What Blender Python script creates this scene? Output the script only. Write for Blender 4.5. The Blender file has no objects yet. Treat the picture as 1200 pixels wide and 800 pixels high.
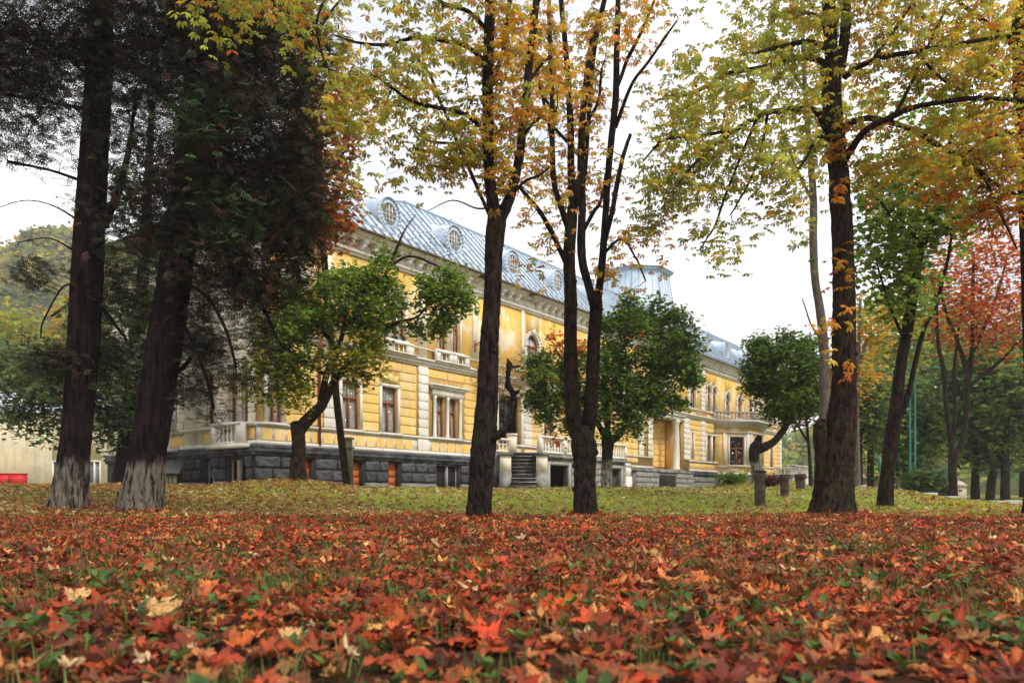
import bpy, math, random
import numpy as np
from mathutils import Matrix, Vector
random.seed(7)
RNG = np.random.default_rng(11)
SC = bpy.context.scene
COL = SC.collection
EYE = 0.45
F_PX = 900.0            # focal length of the photograph in its own 1200 px wide pixels
# ------------------------------------------------------------------ camera
cam_d = bpy.data.cameras.new('camera')
cam = bpy.data.objects.new('camera', cam_d); COL.objects.link(cam)
cam.location = (0, 0, EYE); cam.rotation_euler = (math.radians(90), 0, 0)
cam_d.sensor_width = 36; cam_d.lens = 36 * F_PX / 1200
cam_d.shift_y = 180 / 1200
cam_d.clip_start = .05; cam_d.clip_end = 6000
cam_d.dof.use_dof = True; cam_d.dof.focus_distance = 11; cam_d.dof.aperture_fstop = 3.2
SC.camera = cam
# ------------------------------------------------------------------ world, sun, exposure
SUN_EL, SUN_AZ = math.radians(48), math.radians(128)     # azimuth clockwise from +Y
W = bpy.data.worlds.new('World'); SC.world = W; W.use_nodes = True
nt = W.node_tree; nt.nodes.clear()
def N(nt, t, **k):
    n = nt.nodes.new(t)
    for a, b in k.items():
        if a.startswith('i_'):
            n.inputs[a[2:].replace('_', ' ')].default_value = b
        else: setattr(n, a, b)
    return n
sky = N(nt, 'ShaderNodeTexSky', sky_type='NISHITA', sun_disc=False, sun_elevation=SUN_EL, sun_rotation=SUN_AZ, dust_density=4.0)
tc = N(nt, 'ShaderNodeTexCoord')
mp = N(nt, 'ShaderNodeMapping'); mp.inputs['Scale'].default_value = (1.2, 1.2, 3.0)
nz = N(nt, 'ShaderNodeTexNoise'); nz.inputs['Scale'].default_value = 2.2; nz.inputs['Detail'].default_value = 6
rp = N(nt, 'ShaderNodeValToRGB')
rp.color_ramp.elements[0].position = .38; rp.color_ramp.elements[0].color = (5.0, 5.15, 5.55, 1)
rp.color_ramp.elements[1].position = .66; rp.color_ramp.elements[1].color = (10.4, 10.2, 10.3, 1)
mx = N(nt, 'ShaderNodeMix', data_type='RGBA'); mx.inputs['Factor'].default_value = .93
bg = N(nt, 'ShaderNodeBackground'); bg.inputs['Strength'].default_value = .11
wo = N(nt, 'ShaderNodeOutputWorld')
L = nt.links.new
L(tc.outputs['Generated'], mp.inputs[0]); L(mp.outputs[0], nz.inputs['Vector']); L(nz.outputs['Fac'], rp.inputs[0])
L(sky.outputs[0], mx.inputs[6]); L(rp.outputs[0], mx.inputs[7]); L(mx.outputs[2], bg.inputs[0]); L(bg.outputs[0], wo.inputs[0])
sd = bpy.data.lights.new('sun', 'SUN'); so = bpy.data.objects.new('sun', sd); COL.objects.link(so)
sd.energy = 1.5; sd.angle = math.radians(14); sd.color = (1, .95, .86)
sv = Vector((math.sin(SUN_AZ) * math.cos(SUN_EL), math.cos(SUN_AZ) * math.cos(SUN_EL), math.sin(SUN_EL)))
so.rotation_euler = sv.to_track_quat('Z', 'Y').to_euler(); so.location = sv * 60
SC.view_settings.view_transform = 'Standard'; SC.view_settings.look = 'None'
SC.view_settings.exposure = 0.80; SC.view_settings.gamma = 1
try:
    SC.cycles.max_bounces = 7; SC.cycles.transparent_max_bounces = 10; SC.cycles.use_denoising = True
    SC.cycles.diffuse_bounces = 4; SC.cycles.volume_bounces = 1
except Exception: pass

# ------------------------------------------------------------------ terrain
def sstep(a, b, x):
    t = np.clip((x - a) / (b - a), 0, 1); return t * t * (3 - 2 * t)
def gz(x, y):
    x = np.asarray(x, float); y = np.asarray(y, float)
    plate = sstep(17.5, 30, y) * (1 - sstep(2.5, 9.5, x - .36 * y)) * .68
    left = .18 * sstep(14, 22, y) * sstep(4, 9, -x)
    left *= (1 - sstep(26, 34, y))
    far = .35 * sstep(45, 90, y) * sstep(2.5, 9.5, x - .36 * y)
    m1 = .30 * np.exp(-(((x + 7.3) / 2.3) ** 2 + ((y - 25.5) / 1.7) ** 2))
    m2 = .42 * np.exp(-(((x - 9.0) / .85) ** 2 + ((y - 31.0) / 1.2) ** 2))
    m3 = .30 * np.exp(-(((x - 10.6) / .7) ** 2 + ((y - 29.5) / .9) ** 2))
    und = .035 * np.sin(x * .9 + 1.3 * np.sin(y * .4)) * np.sin(y * .7 + x * .23) + .018 * np.sin(x * 2.3 + .5) * np.sin(y * 1.9)
    und = und * sstep(1.5, 5, y) * (1 - sstep(60, 100, y))
    return plate + left + far + m1 + m2 + m3 + und
def P(px, py, Y):       # world point seen at photo pixel (px, py) at distance Y
    return np.array([(px - 600) / F_PX * Y, Y, EYE + (580 - py) / F_PX * Y])

# ------------------------------------------------------------------ mesh helpers
class MB:
    def __init__(s): s.V = []; s.Q = []; s.T = []; s.P = []; s.n = 0; s.C = []
    def add(s, v, quads=None, tris=None, polys=None, col=None):
        v = np.asarray(v, float).reshape(-1, 3)
        s.V.append(v)
        if quads is not None and len(quads): s.Q.append(np.asarray(quads, int).reshape(-1, 4) + s.n)
        if tris is not None and len(tris): s.T.append(np.asarray(tris, int).reshape(-1, 3) + s.n)
        if polys: s.P += [[i + s.n for i in p] for p in polys]
        if col is not None: s.C.append(np.asarray(col, float).reshape(-1, 4))
        s.n += len(v)
    def hexa(s, p):     # 8 corners: bottom 4 ccw, top 4 ccw
        s.add(p, quads=[(0, 3, 2, 1), (4, 5, 6, 7), (0, 1, 5, 4), (1, 2, 6, 5), (2, 3, 7, 6), (3, 0, 4, 7)])
    def box(s, F, a0, a1, o0, o1, z0, z1):  # in a facade frame: along, outward, up
        p = [F(a, o, z) for z in (z0, z1) for a, o in ((a0, o1), (a1, o1), (a1, o0), (a0, o0))]
        s.hexa(p)
    def lathe(s, c, prof, sides=12, cap=True):
        ang = np.arange(sides) * 2 * np.pi / sides
        V = []
        for r, z in prof:
            V.append(np.stack([c[0] + r * np.cos(ang), c[1] + r * np.sin(ang), np.full(sides, c[2] + z)], 1))
        q = []
        for i in range(len(prof) - 1):
            for k in range(sides):
                k2 = (k + 1) % sides
                q.append((i * sides + k, i * sides + k2, (i + 1) * sides + k2, (i + 1) * sides + k))
        pol = [list(range(sides))[::-1], [(len(prof) - 1) * sides + k for k in range(sides)]] if cap else None
        s.add(np.concatenate(V), quads=q, polys=pol)
    def tube(s, pts, rad, sides=6, rough=0.0, ridges=0, cap=True):
        pts = np.asarray(pts, float); n = len(pts); rad = np.asarray(rad, float)
        t = np.gradient(pts, axis=0); t /= np.linalg.norm(t, axis=1)[:, None] + 1e-9
        ref = np.array([1., 0, 0]) if abs(t[0][0]) < .8 else np.array([0, 1., 0])
        ang = np.arange(sides) * 2 * np.pi / sides
        V = np.empty((n, sides, 3)); u = ref - t[0] * ref.dot(t[0]); u /= np.linalg.norm(u)
        ph = RNG.uniform(0, 6.28, 4)
        for i in range(n):
            u = u - t[i] * u.dot(t[i]); u /= np.linalg.norm(u) + 1e-9
            w = np.cross(t[i], u)
            rr = np.full(sides, rad[i])
            if ridges:
                rr = rr * (1 + .05 * np.sin(ridges * ang + ph[0] + .5 * math.sin(i * .21 + ph[1])) + .03 * np.sin((2 * ridges + 1) * ang + ph[2] + .8 * math.sin(i * .3)))
            if rough: rr = rr * (1 + RNG.normal(0, rough, sides))
            V[i] = pts[i] + rr[:, None] * (np.cos(ang)[:, None] * u + np.sin(ang)[:, None] * w)
        i = np.arange(n - 1)[:, None] * sides; k = np.arange(sides)[None]; k2 = (k + 1) % sides
        q = np.stack([i + k, i + k2, i + sides + k2, i + sides + k], -1).reshape(-1, 4)
        s.add(V.reshape(-1, 3), quads=q, polys=[[(n - 1) * sides + j for j in range(sides)]] if cap else None)
    def mesh(s, name, mat, smooth=False):
        V = np.concatenate(s.V) if s.V else np.zeros((0, 3))
        me = bpy.data.meshes.new(name)
        Q = np.concatenate(s.Q) if s.Q else np.zeros((0, 4), int)
        T = np.concatenate(s.T) if s.T else np.zeros((0, 3), int)
        loops = [Q.ravel(), T.ravel()] + [np.array(p) for p in s.P]
        cnt = np.concatenate([np.full(len(Q), 4), np.full(len(T), 3), np.array([len(p) for p in s.P], int)]).astype(np.int32)
        loops = np.concatenate(loops).astype(np.int32)
        me.vertices.add(len(V)); me.vertices.foreach_set('co', V.astype(np.float32).ravel())
        me.loops.add(len(loops)); me.loops.foreach_set('vertex_index', loops)
        me.polygons.add(len(cnt)); me.polygons.foreach_set('loop_start', np.concatenate([[0], np.cumsum(cnt)[:-1]]).astype(np.int32))
        try: me.polygons.foreach_set('loop_total', cnt)
        except Exception: pass
        if smooth: me.polygons.foreach_set('use_smooth', np.ones(len(cnt), bool))
        if s.C:
            ca = me.color_attributes.new('tint', 'FLOAT_COLOR', 'POINT')
            ca.data.foreach_set('color', np.concatenate(s.C).astype(np.float32).ravel())
        me.update(calc_edges=True); me.validate()
        if mat is not None: me.materials.append(mat)
        return me
def link(name, data, parent=None, **props):
    o = bpy.data.objects.new(name, data); COL.objects.link(o)
    if parent is not None: o.parent = parent
    for k, v in props.items(): o[k] = v
    return o
def build(mb, name, mat, parent=None, smooth=False, **props):
    if not mb.n: return None
    return link(name, mb.mesh(name, mat, smooth), parent, **props)
def thing(name, label, cat, loc, rz=0, group=None):
    o = link(name, None, None, label=label, category=cat)
    o.location = loc; o.rotation_euler = (0, 0, rz)
    if group: o['group'] = group
    return o

# ------------------------------------------------------------------ materials
MATS = {}
def newmat(name):
    m = bpy.data.materials.new(name); m.use_nodes = True; m.node_tree.nodes.clear(); MATS[name] = m
    return m, m.node_tree
def ramp(nt, fac, stops):
    r = N(nt, 'ShaderNodeValToRGB'); cr = r.color_ramp
    cr.elements[0].position = stops[0][0]; cr.elements[0].color = (*stops[0][1], 1)
    cr.elements[1].position = stops[-1][0]; cr.elements[1].color = (*stops[-1][1], 1)
    for p, c in stops[1:-1]:
        e = cr.elements.new(p); e.color = (*c, 1)
    nt.links.new(fac, r.inputs[0]); return r.outputs[0]
def noise(nt, scale, detail=5, vec=None, stretch=None, rough=.6, obj=True):
    n = N(nt, 'ShaderNodeTexNoise'); n.inputs['Scale'].default_value = scale; n.inputs['Detail'].default_value = detail
    n.inputs['Roughness'].default_value = rough
    if vec is None:
        t = N(nt, 'ShaderNodeTexCoord'); vec = t.outputs['Object']
    if stretch:
        mpn = N(nt, 'ShaderNodeMapping'); mpn.inputs['Scale'].default_value = stretch
        nt.links.new(vec, mpn.inputs[0]); vec = mpn.outputs[0]
    nt.links.new(vec, n.inputs['Vector']); return n.outputs['Fac']
def mixc(nt, fac, a, b, mode='MIX'):
    m = N(nt, 'ShaderNodeMix', data_type='RGBA', blend_type=mode)
    for sock, val in ((m.inputs[0], fac), (m.inputs[6], a), (m.inputs[7], b)):
        if hasattr(val, 'links') or hasattr(val, 'is_linked'): nt.links.new(val, sock)
        else: sock.default_value = val if not isinstance(val, tuple) else (*val, 1)
    return m.outputs[2]
def finish(nt, color, rough=.8, bump=None, bstr=.4, bdist=.02, spec=.3, metal=0):
    b = N(nt, 'ShaderNodeBsdfPrincipled'); o = N(nt, 'ShaderNodeOutputMaterial')
    if isinstance(color, tuple): b.inputs['Base Color'].default_value = (*color, 1)
    else: nt.links.new(color, b.inputs['Base Color'])
    if isinstance(rough, (int, float)): b.inputs['Roughness'].default_value = rough
    else: nt.links.new(rough, b.inputs['Roughness'])
    b.inputs['Specular IOR Level'].default_value = spec; b.inputs['Metallic'].default_value = metal
    if bump is not None:
        bn = N(nt, 'ShaderNodeBump'); bn.inputs['Strength'].default_value = bstr; bn.inputs['Distance'].default_value = bdist
        nt.links.new(bump, bn.inputs['Height']); nt.links.new(bn.outputs[0], b.inputs['Normal'])
    nt.links.new(b.outputs[0], o.inputs[0]); return b
def simple(name, c, rough=.75, var=.25, scale=3, bump=.25, spec=.3, metal=0, c2=None, stretch=None, bdist=.01, wall=0, grime=(.30, .25, .18)):
    m, t = newmat(name)
    vec = N(t, 'ShaderNodeNewGeometry').outputs['Position'] if wall else None
    n = noise(t, scale, 6, vec, stretch=stretch)
    oi = N(t, 'ShaderNodeObjectInfo')
    c2 = c2 or tuple(x * (1 - var) for x in c)
    col = ramp(t, n, [(.32, c2), (.68, c)])
    if wall:    # rain streaks and patches of washed-out paint, fixed to the wall
        st = ramp(t, noise(t, 1.6, 8, vec, stretch=(1, 1, .22), rough=.7), [(.50, (0, 0, 0)), (.72, (wall,) * 3)])
        pt = ramp(t, noise(t, .55, 8, vec, rough=.72), [(.52, (0, 0, 0)), (.60, (wall * .8,) * 3)])
        col = mixc(t, pt, col, (.82, .74, .58)); col = mixc(t, st, col, grime)
    hs = N(t, 'ShaderNodeHueSaturation')
    mr = N(t, 'ShaderNodeMapRange'); mr.inputs['To Min'].default_value = 1 - var * .45; mr.inputs['To Max'].default_value = 1 + var * .3
    t.links.new(oi.outputs['Random'], mr.inputs[0]); t.links.new(mr.outputs[0], hs.inputs['Value']); t.links.new(col, hs.inputs['Color'])
    n2 = noise(t, scale * 7, 4, stretch=stretch)
    finish(t, hs.outputs[0], rough, n2, bump, bdist, spec, metal)
    return m
def leafmat(name, transl=.4, rnd=None, rough=.55, dead=False):
    m, t = newmat(name)
    if rnd:
        oi = N(t, 'ShaderNodeObjectInfo'); base = ramp(t, oi.outputs['Random'], rnd)
        base = mixc(t, ramp(t, noise(t, 1.6, 6), [(.42, (0, 0, 0)), (.62, (.8,) * 3)]), base, mixc(t, .7, base, (.10, .025, .012)))
    else:
        at = N(t, 'ShaderNodeVertexColor', layer_name='tint'); base = at.outputs[0]
        if dead: base = mixc(t, ramp(t, noise(t, 24, 5), [(.44, (0, 0, 0)), (.60, (.75,) * 3)]), base, mixc(t, .7, base, (.10, .03, .010)))
    if dead or rnd:     # the underside of a dead leaf is paler and duller
        ge = N(t, 'ShaderNodeNewGeometry'); f = N(t, 'ShaderNodeMath', operation='MULTIPLY'); t.links.new(ge.outputs['Backfacing'], f.inputs[0]); f.inputs[1].default_value = .38
        base = mixc(t, f.outputs[0], base, (.50, .23, .10))
    b = N(t, 'ShaderNodeBsdfPrincipled'); b.inputs['Roughness'].default_value = rough; b.inputs['Specular IOR Level'].default_value = .25
    tr = N(t, 'ShaderNodeBsdfTranslucent'); ms = N(t, 'ShaderNodeMixShader'); ms.inputs[0].default_value = transl
    o = N(t, 'ShaderNodeOutputMaterial')
    t.links.new(base, b.inputs['Base Color']); t.links.new(base, tr.inputs[0])
    t.links.new(b.outputs[0], ms.inputs[1]); t.links.new(tr.outputs[0], ms.inputs[2]); t.links.new(ms.outputs[0], o.inputs[0])
    return m
def bark(name, c1, c2, wash=0, washc=(.42, .38, .33), moss=0, scale=17, vst=.27):
    m, t = newmat(name)
    n1 = noise(t, scale, 8, stretch=(1, 1, vst), rough=.7)
    n2 = noise(t, 2.2, 5)
    col = mixc(t, ramp(t, n2, [(.35, (0, 0, 0)), (.75, (.7,) * 3)]), ramp(t, n1, [(.41, c1), (.60, c2)]), tuple((x + y) * .25 for x, y in zip(c1, c2)))
    if moss: col = mixc(t, ramp(t, noise(t, 3.3, 6), [(.5, (0, 0, 0)), (.62, (moss,) * 3)]), col, (.05, .065, .02))
    if wash:
        tc_ = N(t, 'ShaderNodeTexCoord'); sp = N(t, 'ShaderNodeSeparateXYZ'); t.links.new(tc_.outputs['Object'], sp.inputs[0])
        ad = N(t, 'ShaderNodeMath', operation='MULTIPLY_ADD'); t.links.new(noise(t, 5, 6, stretch=(1, 1, .3)), ad.inputs[0]); ad.inputs[1].default_value = .9
        t.links.new(sp.outputs['Z'], ad.inputs[2])
        mr = N(t, 'ShaderNodeMapRange'); mr.inputs['From Min'].default_value = wash + .56; mr.inputs['From Max'].default_value = wash + .34
        t.links.new(ad.outputs[0], mr.inputs[0])
        gaps = ramp(t, n1, [(.42, (.05,) * 3), (.56, (1, 1, 1))])
        f = N(t, 'ShaderNodeMath', operation='MULTIPLY'); t.links.new(mr.outputs[0], f.inputs[0]); t.links.new(gaps, f.inputs[1])
        col = mixc(t, f.outputs[0], col, washc)
    n3 = noise(t, scale * 3, 5, stretch=(1, 1, .6)); ad2 = N(t, 'ShaderNodeMath', operation='MULTIPLY_ADD'); t.links.new(n3, ad2.inputs[0]); ad2.inputs[1].default_value = .5; t.links.new(n1, ad2.inputs[2])
    finish(t, col, .95, ad2.outputs[0], 1.0, .09, .08)
    return m
# colours of the things themselves
soilM, t = newmat('soil')
g = ramp(t, noise(t, 1.1, 8), [(.35, (.03, .02, .01)), (.55, (.055, .045, .018)), (.7, (.05, .07, .02))])
finish(t, g, .95, noise(t, 14, 8), .8, .05, .1)
M_yellow = simple('ochre_render', (.90, .58, .15), .85, .16, .8, .3, c2=(.86, .58, .22), wall=.5, grime=(.46, .34, .18))
mY2, t = newmat('ochre_render_peeling')
geo = N(t, 'ShaderNodeTexCoord')
n1 = noise(t, .55, 8, rough=.68); n2 = noise(t, 2.4, 6)
c = ramp(t, n2, [(.3, (.80, .47, .09)), (.7, (.88, .58, .17))])
pl = ramp(t, n1, [(.50, (0, 0, 0)), (.60, (1, 1, 1))])
c = mixc(t, pl, c, (.80, .70, .50)); c = mixc(t, ramp(t, noise(t, 1.4, 9, stretch=(1, 1, .35)), [(.58, (0, 0, 0)), (.75, (.6,) * 3)]), c, (.40, .33, .24))
finish(t, c, .88, n2, .2, .01, .2)
M_white = simple('pale_plaster', (.88, .81, .66), .8, .18, 1.5, .35, c2=(.76, .67, .50), wall=.4)
M_white2 = simple('white_plaster', (.86, .83, .77), .8, .15, 1.2, .3, c2=(.72, .67, .58), wall=.5)
M_stone = simple('dark_foundation_stone', (.17, .17, .175), .9, .5, 2.2, 1.0, c2=(.018, .018, .020), bdist=.08)
M_stone2 = simple('weathered_grey_stone', (.40, .38, .34), .9, .4, 1.4, .8, c2=(.10, .10, .10), bdist=.05)
M_mortar = simple('plinth_joint', (.045, .045, .045), .95, .3, 4, .4)
M_joint = simple('render_joint', (.56, .37, .13), .95, .2, 4, .3)
M_roof = simple('zinc_sheet', (.64, .74, .83), .42, .16, .6, .1, spec=.6, c2=(.44, .54, .66), wall=.22, grime=(.30, .30, .30))
M_seam = simple('zinc_seam', (.34, .42, .50), .5, .2, 2, .1)
M_wood = simple('red_brown_window_wood', (.34, .10, .045), .6, .3, 8, .3)
M_dwood = simple('dark_wood', (.035, .025, .02), .6, .3, 8, .3)
M_orange = simple('orange_shutter', (.62, .15, .03), .7, .25, 5, .4, stretch=(1, 1, 4))
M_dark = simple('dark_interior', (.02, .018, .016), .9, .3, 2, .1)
M_curtain = simple('grey_white_curtain', (.85, .83, .76), .9, .2, 4, .2, c2=(.60, .58, .54))
M_gutter = simple('brown_gutter', (.13, .095, .07), .6, .2, 2, .1)
M_red = simple('red_paint', (.60, .02, .02), .5, .1, 3, .1)
M_green = simple('green_paint', (.02, .20, .13), .5, .2, 3, .2)
M_conc = simple('concrete', (.42, .40, .36), .9, .25, 3, .5)
M_post = simple('mossy_post_stone', (.12, .09, .06), .95, .5, 6, .9, c2=(.025, .02, .015), bdist=.03)
M_pyel = simple('pale_yellow_wall', (.74, .64, .40), .9, .2, .5, .3, c2=(.58, .52, .38), wall=.6)
M_rail = simple('timber_weathered', (.22, .20, .14), .9, .35, 6, .6, stretch=(1, 1, .2))
m, t = newmat('window_glass'); M_glass = m
tr = N(t, 'ShaderNodeBsdfTransparent'); gl = N(t, 'ShaderNodeBsdfGlossy'); gl.inputs['Roughness'].default_value = .05
gl.inputs['Color'].default_value = (.75, .8, .85, 1); tr.inputs[0].default_value = (.90, .91, .90, 1)
lw = N(t, 'ShaderNodeLayerWeight'); lw.inputs[0].default_value = .5; fr = N(t, 'ShaderNodeMapRange'); t.links.new(lw.outputs['Facing'], fr.inputs[0]); fr.inputs['From Min'].default_value = .25; fr.inputs['To Min'].default_value = .05; fr.inputs['To Max'].default_value = .45; ms = N(t, 'ShaderNodeMixShader'); oo = N(t, 'ShaderNodeOutputMaterial')
t.links.new(fr.outputs[0], ms.inputs[0]); t.links.new(tr.outputs[0], ms.inputs[1]); t.links.new(gl.outputs[0], ms.inputs[2]); t.links.new(ms.outputs[0], oo.inputs[0])
M_leaf = leafmat('crown_leaves', .58)
M_needle = leafmat('conifer_sprays', .12, rough=.8)
M_fallen = leafmat('fallen_leaves', .12, rough=.6, dead=True)
M_grass = leafmat('grass_blades', .3)
M_fallen1 = leafmat('single_fallen_leaf', .12, rnd=[(0, (.05, .012, .006)), (.18, (.22, .028, .010)), (.36, (.44, .055, .012)), (.52, (.52, .13, .018)), (.64, (.56, .23, .07)), (.76, (.20, .07, .03)), (.9, (.48, .075, .018)), (.95, (.58, .30, .09)), (1, (.66, .48, .26))])
B_dark = bark('dark_bark', (.005, .0035, .003), (.062, .043, .033), moss=.3)
B_brown = bark('brown_bark', (.006, .004, .003), (.080, .048, .033), moss=.35)
B_con = bark('conifer_bark_limewashed', (.004, .003, .003), (.042, .026, .021), wash=1.12, washc=(.24, .20, .155), scale=13, vst=.14)
B_wash = bark('bark_limewashed', (.025, .017, .013), (.085, .06, .045), wash=1.1, washc=(.45, .40, .33))
B_pale = bark('pale_bark', (.13, .10, .08), (.26, .21, .17))
B_twig = bark('twig_bark', (.03, .02, .016), (.07, .05, .04))

# ------------------------------------------------------------------ leaf instancing
def leaflets(n, spread, ln, wd, droop=.35, start=.0):
    V = []; Q = []
    for i in range(n):
        a = (i - (n - 1) / 2) * spread
        s = ln * (1 - .32 * abs(i - (n - 1) / 2) / max(1, (n - 1) / 2))
        d = np.array([math.cos(a), math.sin(a), 0]); p = np.array([-math.sin(a), math.cos(a), 0])
        b = len(V)
        V += [d * start, d * (start + s * .66) + p * wd + [0, 0, -s * droop * .25], d * (start + s) + [0, 0, -s * droop], d * (start + s * .66) - p * wd + [0, 0, -s * droop * .25]]
        Q.append((b, b + 1, b + 2, b + 3))
    return np.array(V), np.array(Q)
TPL = {
    'chestnut': leaflets(6, .74, 1.0, .20, .55, .08),
    'chestnut5': leaflets(5, .66, 1.0, .20, .4, .08),
    'maple': leaflets(3, .85, 1.0, .34, .3),
    'quad': (np.array([[-.5, 0, 0], [0, .42, .12], [.6, 0, -.05], [0, -.42, .12]]), np.array([(0, 1, 2, 3)])),
}
V = []; Q = []
for i in range(8):      # flat conifer spray: a rib with thin side fingers
    x = .05 + i * .12; ln = .48 * (1 - i * .09); sgn = 1 if i % 2 else -1
    b = len(V); V += [(x - .01, 0, 0), (x + ln * .60, sgn * ln * .62, -.06), (x + ln * .86, sgn * ln * .66, -.12), (x + .05, 0, 0)]; Q.append((b, b + 1, b + 2, b + 3))
b = len(V); V += [(0, .02, 0), (1.15, .0, -.16), (1.15, -.012, -.16), (0, -.02, 0)]; Q.append((b, b + 1, b + 2, b + 3))
TPL['spray'] = (np.array(V), np.array(Q))
def maple_leaf(curl=.3, fold=.2, seed=0, rough=.05, full=True):
    """five broad pointed lobes with small side teeth, cupped, folded and crumpled"""
    r = np.random.default_rng(seed)
    tips = [(-118, .60), (-54, .90), (0, 1.0), (54, .90), (118, .60)]; pts = [(-168, .16), (-150, .36)]
    for j, (a, R) in enumerate(tips):
        if full: pts += [(a - 21, R * .62), (a - 15, R * .80), (a - 8, R * .78), (a, R), (a + 8, R * .78), (a + 15, R * .80), (a + 21, R * .62)]
        else: pts += [(a - 17, R * .74), (a, R), (a + 17, R * .74)]
        if j < 4: pts.append(((a + tips[j + 1][0]) / 2, .50 if 0 < j < 3 or j in (0, 3) else .4))
    pts += [(150, .36), (168, .16)]
    V = [(0, 0, 0)]; k1, k2, k3 = r.uniform(0, 6.28, 3)
    for a, R in pts:
        a = math.radians(a); R *= 1 + r.normal(0, rough); x = R * math.cos(a) - .1; y = R * math.sin(a)
        V.append((x, y, curl * (x * x + .7 * y * y) + fold * abs(y) + .16 * R * math.sin(2.6 * a + k1) * R + .12 * R * math.sin(5 * a + k2) + r.normal(0, .06)))
    n = len(pts); T = [(0, i, i + 1) for i in range(1, n)]
    if full:            # the stalk
        b = len(V); V += [(-.05, .012, .0), (-.75, .03, .10), (-.75, .01, .12), (-.05, -.012, .0)]; T += [(b, b + 1, b + 2), (b, b + 2, b + 3)]
    return np.array(V), np.array(T)
def rotmats(n, zdir=None, tilt=.5, rng=RNG):
    """random yaw, then a tilt about a random horizontal axis"""
    yaw = rng.uniform(0, 2 * np.pi, n); ax = rng.uniform(0, 2 * np.pi, n); ti = rng.normal(0, tilt, n) if np.isscalar(tilt) else tilt
    c, s = np.cos(yaw), np.sin(yaw); Rz = np.zeros((n, 3, 3)); Rz[:, 0, 0] = c; Rz[:, 0, 1] = -s; Rz[:, 1, 0] = s; Rz[:, 1, 1] = c; Rz[:, 2, 2] = 1
    kx, ky = np.cos(ax), np.sin(ax); ct, st = np.cos(ti), np.sin(ti)
    R = np.zeros((n, 3, 3))
    R[:, 0, 0] = ct + kx * kx * (1 - ct); R[:, 0, 1] = kx * ky * (1 - ct); R[:, 0, 2] = ky * st
    R[:, 1, 0] = kx * ky * (1 - ct); R[:, 1, 1] = ct + ky * ky * (1 - ct); R[:, 1, 2] = -kx * st
    R[:, 2, 0] = -ky * st; R[:, 2, 1] = kx * st; R[:, 2, 2] = ct
    return R @ Rz
def scatter(mb, tpl, pos, size, R, col):
    tv, tf = tpl; n = len(pos); k = len(tv)
    if not n: return
    V = np.einsum('nij,kj->nki', R, tv) * np.asarray(size).reshape(-1, 1, 1) + pos[:, None]
    f = (tf[None] + (np.arange(n) * k)[:, None, None]).reshape(-1, tf.shape[1])
    c = np.repeat(np.concatenate([col, np.ones((n, 1))], 1), k, 0)
    mb.add(V.reshape(-1, 3), quads=f if tf.shape[1] == 4 else None, tris=f if tf.shape[1] == 3 else None, col=c)
def palette(cols, w, n, jitter=.18, rng=RNG):
    cols = np.array(cols, float); w = np.array(w, float)
    i = rng.choice(len(cols), n, p=w / w.sum()); j = rng.choice(len(cols), n, p=w / w.sum()); m = rng.uniform(0, .35, (n, 1))
    c = cols[i] * (1 - m) + cols[j] * m
    return np.clip(c * (1 + rng.normal(0, jitter, (n, 1))), .003, 1)
# leaf colours
YG, GR, YE, OR, RD, BR, DG = (.34, .36, .05), (.12, .20, .035), (.68, .46, .05), (.70, .28, .04), (.42, .06, .02), (.30, .12, .04), (.04, .08, .02)

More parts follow.
